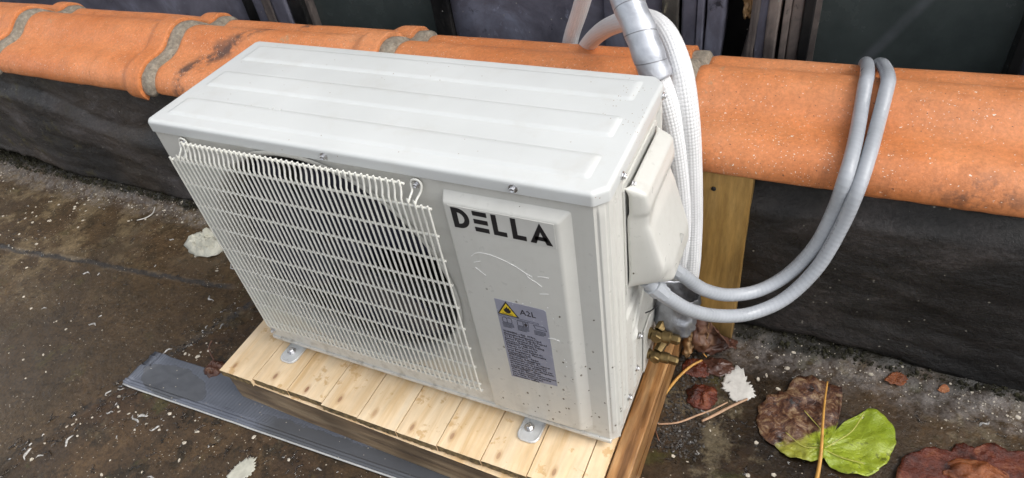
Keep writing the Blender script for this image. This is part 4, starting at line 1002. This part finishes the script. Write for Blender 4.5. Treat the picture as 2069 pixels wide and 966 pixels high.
stick('orange_twig', [(1330, 822), (1345, 796), (1370, 765), (1396, 742), (1418, 730)], .0030, 'stem', 'curved orange twig near the red side board', 'twig', .010)
stick('wood_splinter', [(1418, 851), (1445, 838), (1475, 822), (1510, 806)], .0030, 'splinter', 'longer pinkish wood splinter below the plaster flake', 'splinter', .005, 'splinters by the platform')
stick('wood_splinter', [(1330, 856), (1370, 853), (1410, 838), (1440, 827), (1470, 812)], .0020, 'splinter', 'thin brown twig just above the pinkish splinter', 'splinter', .004, 'splinters by the platform')
stick('twig', [(1318, 840), (1322, 862), (1332, 890)], .0014, 'deadleaf', 'short dark twig lying beside the red side board', 'twig', .004)
stick('twig', [(1930, 768), (1955, 762), (1985, 745)], .0016, 'frameb', 'small black twig at the wall foot on the right', 'twig', .012)
stick('twig', [(280, 450), (298, 445), (312, 436), (318, 425)], .0016, 'white', 'pale curved twig on the roof left of the unit', 'twig', .004)
# crumpled paper left of the unit, torn paper scrap at the bottom edge
cp = clump('crumpled_paper', (422, 494), .070, .034, M['paper'], 21, 'crumpled soggy pale paper beside the left of the unit', 'paper', (1.0, .8))
sc_ = leaf('paper_scrap', (490, 948), [(455, 975), (470, 945), (500, 925), (515, 922), (512, 935), (490, 965), (480, 985)], M['paper'], .004, 3.2, 6, 70, 0, .002, .5)
tag(sc_, 'narrow torn white paper scrap lying below the vinyl strip', 'paper')
# grit: uncountable
def grit(name, N, mat, area, smin, smax, seed, label, cat, flatk=.45, accept=None):
    rnd = random.Random(seed); m = MB()
    k = 0
    while k < N:
        x_ = rnd.uniform(area[0], area[1]); y_ = rnd.uniform(area[2], area[3])
        if accept and rnd.random() > accept(x_, y_): continue
        k += 1; s = smin+(smax-smin)*rnd.random()**4.5; a0 = rnd.uniform(0, 6.28); n = rnd.choice((5, 6, 7)); z_ = floor_z(x_, y_)-.0004; el = rnd.uniform(.45, 1)
        b = len(m.v); ca_, sa_ = math.cos(a0), math.sin(a0)
        for ring, hh in ((1, 0), (.8, flatk*s)):
            for q in range(n):
                an = 2*math.pi*q/n; r_ = s*ring*rnd.uniform(.75, 1.1); u_, v_ = r_*math.cos(an), r_*math.sin(an)*el
                m.v.append((x_+u_*ca_-v_*sa_, y_+u_*sa_+v_*ca_, z_+hh*rnd.uniform(.7, 1.2)))
        m.f.append(tuple(b+n+q for q in range(n))); m.mi.append(0); m.uv.append([(0, 0)]*n)
        for q in range(n): m.f.append((b+q, b+(q+1) % n, b+n+(q+1) % n, b+n+q)); m.mi.append(0); m.uv.append([(0, 0)]*4)
    o = m.build(name, mat, fixn=False); o['kind'] = 'stuff'; return tag(o, label, cat)
def acc(x_, y_):
    if -.07 < x_ < .81 and -.1 < y_ < .33: return 0
    k = max(.015, min(1, .16+2.4*fbm(x_*3.1, y_*3.1, 12, 3)+.4*(y_ > .28)))
    return k*.25 if x_-.4*y_ < -.31 and y_ < .1 else k
grit('pale_grit', 1900, M['grit'], (-1.7, 1.5, -.5, .41), .0008, .0062, 3, 'pale stone grit and petals scattered over the wet roof', 'grit', .35, acc)
grit('dark_gravel', 1500, M['dkgrit'], (.815, .93, .08, .36), .0012, .0050, 5, 'wet black gravel between the red side board and the stud', 'gravel', .8, lambda x_, y_: max(0, 1-abs(x_-.845)/.07))
grit('wall_foot_silt', 2600, M['grit'], (-1.7, 1.5, .325, .405), .0006, .0026, 8, 'grey gritty silt line along the foot of the parapet', 'grit', .6, lambda x_, y_: max(.05, 1-abs(y_-.365)/.04))
grit('moss_line', 4200, M['moss'], (-1.7, 1.5, .385, .44), .0015, .0060, 9, 'dark moss growing along the foot of the parapet', 'moss', 1.2)
# standing rain water: thin runs, most clear, some painted pale as sky glare, along the felt lap and before the vinyl strip
wm = Mat('rain_water', (.9, .9, .9), .02); wm.set('Transmission Weight', 1.); wm.set('IOR', 1.33); M['water'] = wm.m
rw = random.Random(11); wb = MB()
def blob(x_, y_, ln, wd, an, h):
    n, b = 9, len(wb.v); ca_, sa_ = math.cos(an), math.sin(an); z_ = floor_z(x_, y_)-.0006; se = rw.uniform(0, 50)
    for ring, hh in ((1, 0), (.86, .55), (.5, .95)):
        for q in range(n):
            a = 2*math.pi*q/n; k = 1+1.3*fbm(math.cos(a)*1.6, math.sin(a)*1.6, se, 3); u_, v_ = ln*ring*k*math.cos(a), wd*ring*k*math.sin(a)
            v_ += 1.3*wd*math.sin(u_/ln*3.4+se)
            wb.v.append((x_+u_*ca_-v_*sa_, y_+u_*sa_+v_*ca_, z_+h*hh))
    for r_ in range(2):
        for q in range(n): wb.f.append((b+r_*n+q, b+r_*n+(q+1) % n, b+(r_+1)*n+(q+1) % n, b+(r_+1)*n+q)); wb.mi.append(0); wb.uv.append([(0, 0)]*4)
    wb.f.append(tuple(b+2*n+q for q in range(n))); wb.mi.append(0); wb.uv.append([(0, 0)]*n)
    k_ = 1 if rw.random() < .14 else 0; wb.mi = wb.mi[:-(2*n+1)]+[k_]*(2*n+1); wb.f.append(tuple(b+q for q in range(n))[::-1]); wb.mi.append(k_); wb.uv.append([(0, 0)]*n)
for _ in range(170):
    y_ = rw.uniform(-.50, .12); x_ = -.257+(.113-y_)*-.40+rw.gauss(0, .022); s_ = rw.random()**2
    blob(x_, y_, .003+.016*s_, .0012+.0018*s_, R(68)+rw.gauss(0, .5), .0018+.002*s_)
for _ in range(240):
    x_ = rw.uniform(-.40, .30); y_ = -.175-abs(rw.gauss(0, .10)); s_ = rw.random()**2.5
    blob(x_, y_, .002+.015*s_, .0011+.0020*s_, R(50)+rw.gauss(0, .8), .0016+.002*s_)
for _ in range(200):
    x_ = rw.uniform(.83, 1.42); y_ = rw.uniform(.06, .33); s_ = rw.random()**2.5
    blob(x_, y_, .002+.012*s_, .0011+.0018*s_, rw.gauss(.2, .7), .0016+.002*s_)
for _ in range(120):
    x_ = rw.uniform(-1.4, -.35); y_ = rw.uniform(-.1, .33); s_ = rw.random()**2.5
    blob(x_, y_, .002+.012*s_, .0011+.0018*s_, rw.gauss(.2, .7), .0016+.002*s_)
M['glint'] = plain('painted_sky_glint', (.36, .35, .33), .10, 0, .5, 200)  # opaque pale colour painting sky glare onto a share of the water runs
wo_ = wb.build('rain_water', [M['water'], M['glint']], smooth=True, fixn=False); wo_['kind'] = 'stuff'
tag(wo_, 'clear beads and runs of rain water on the roof felt, some painted pale as sky glints', 'water')
for o in bpy.data.objects:
    if '_o' in o: del o['_o']
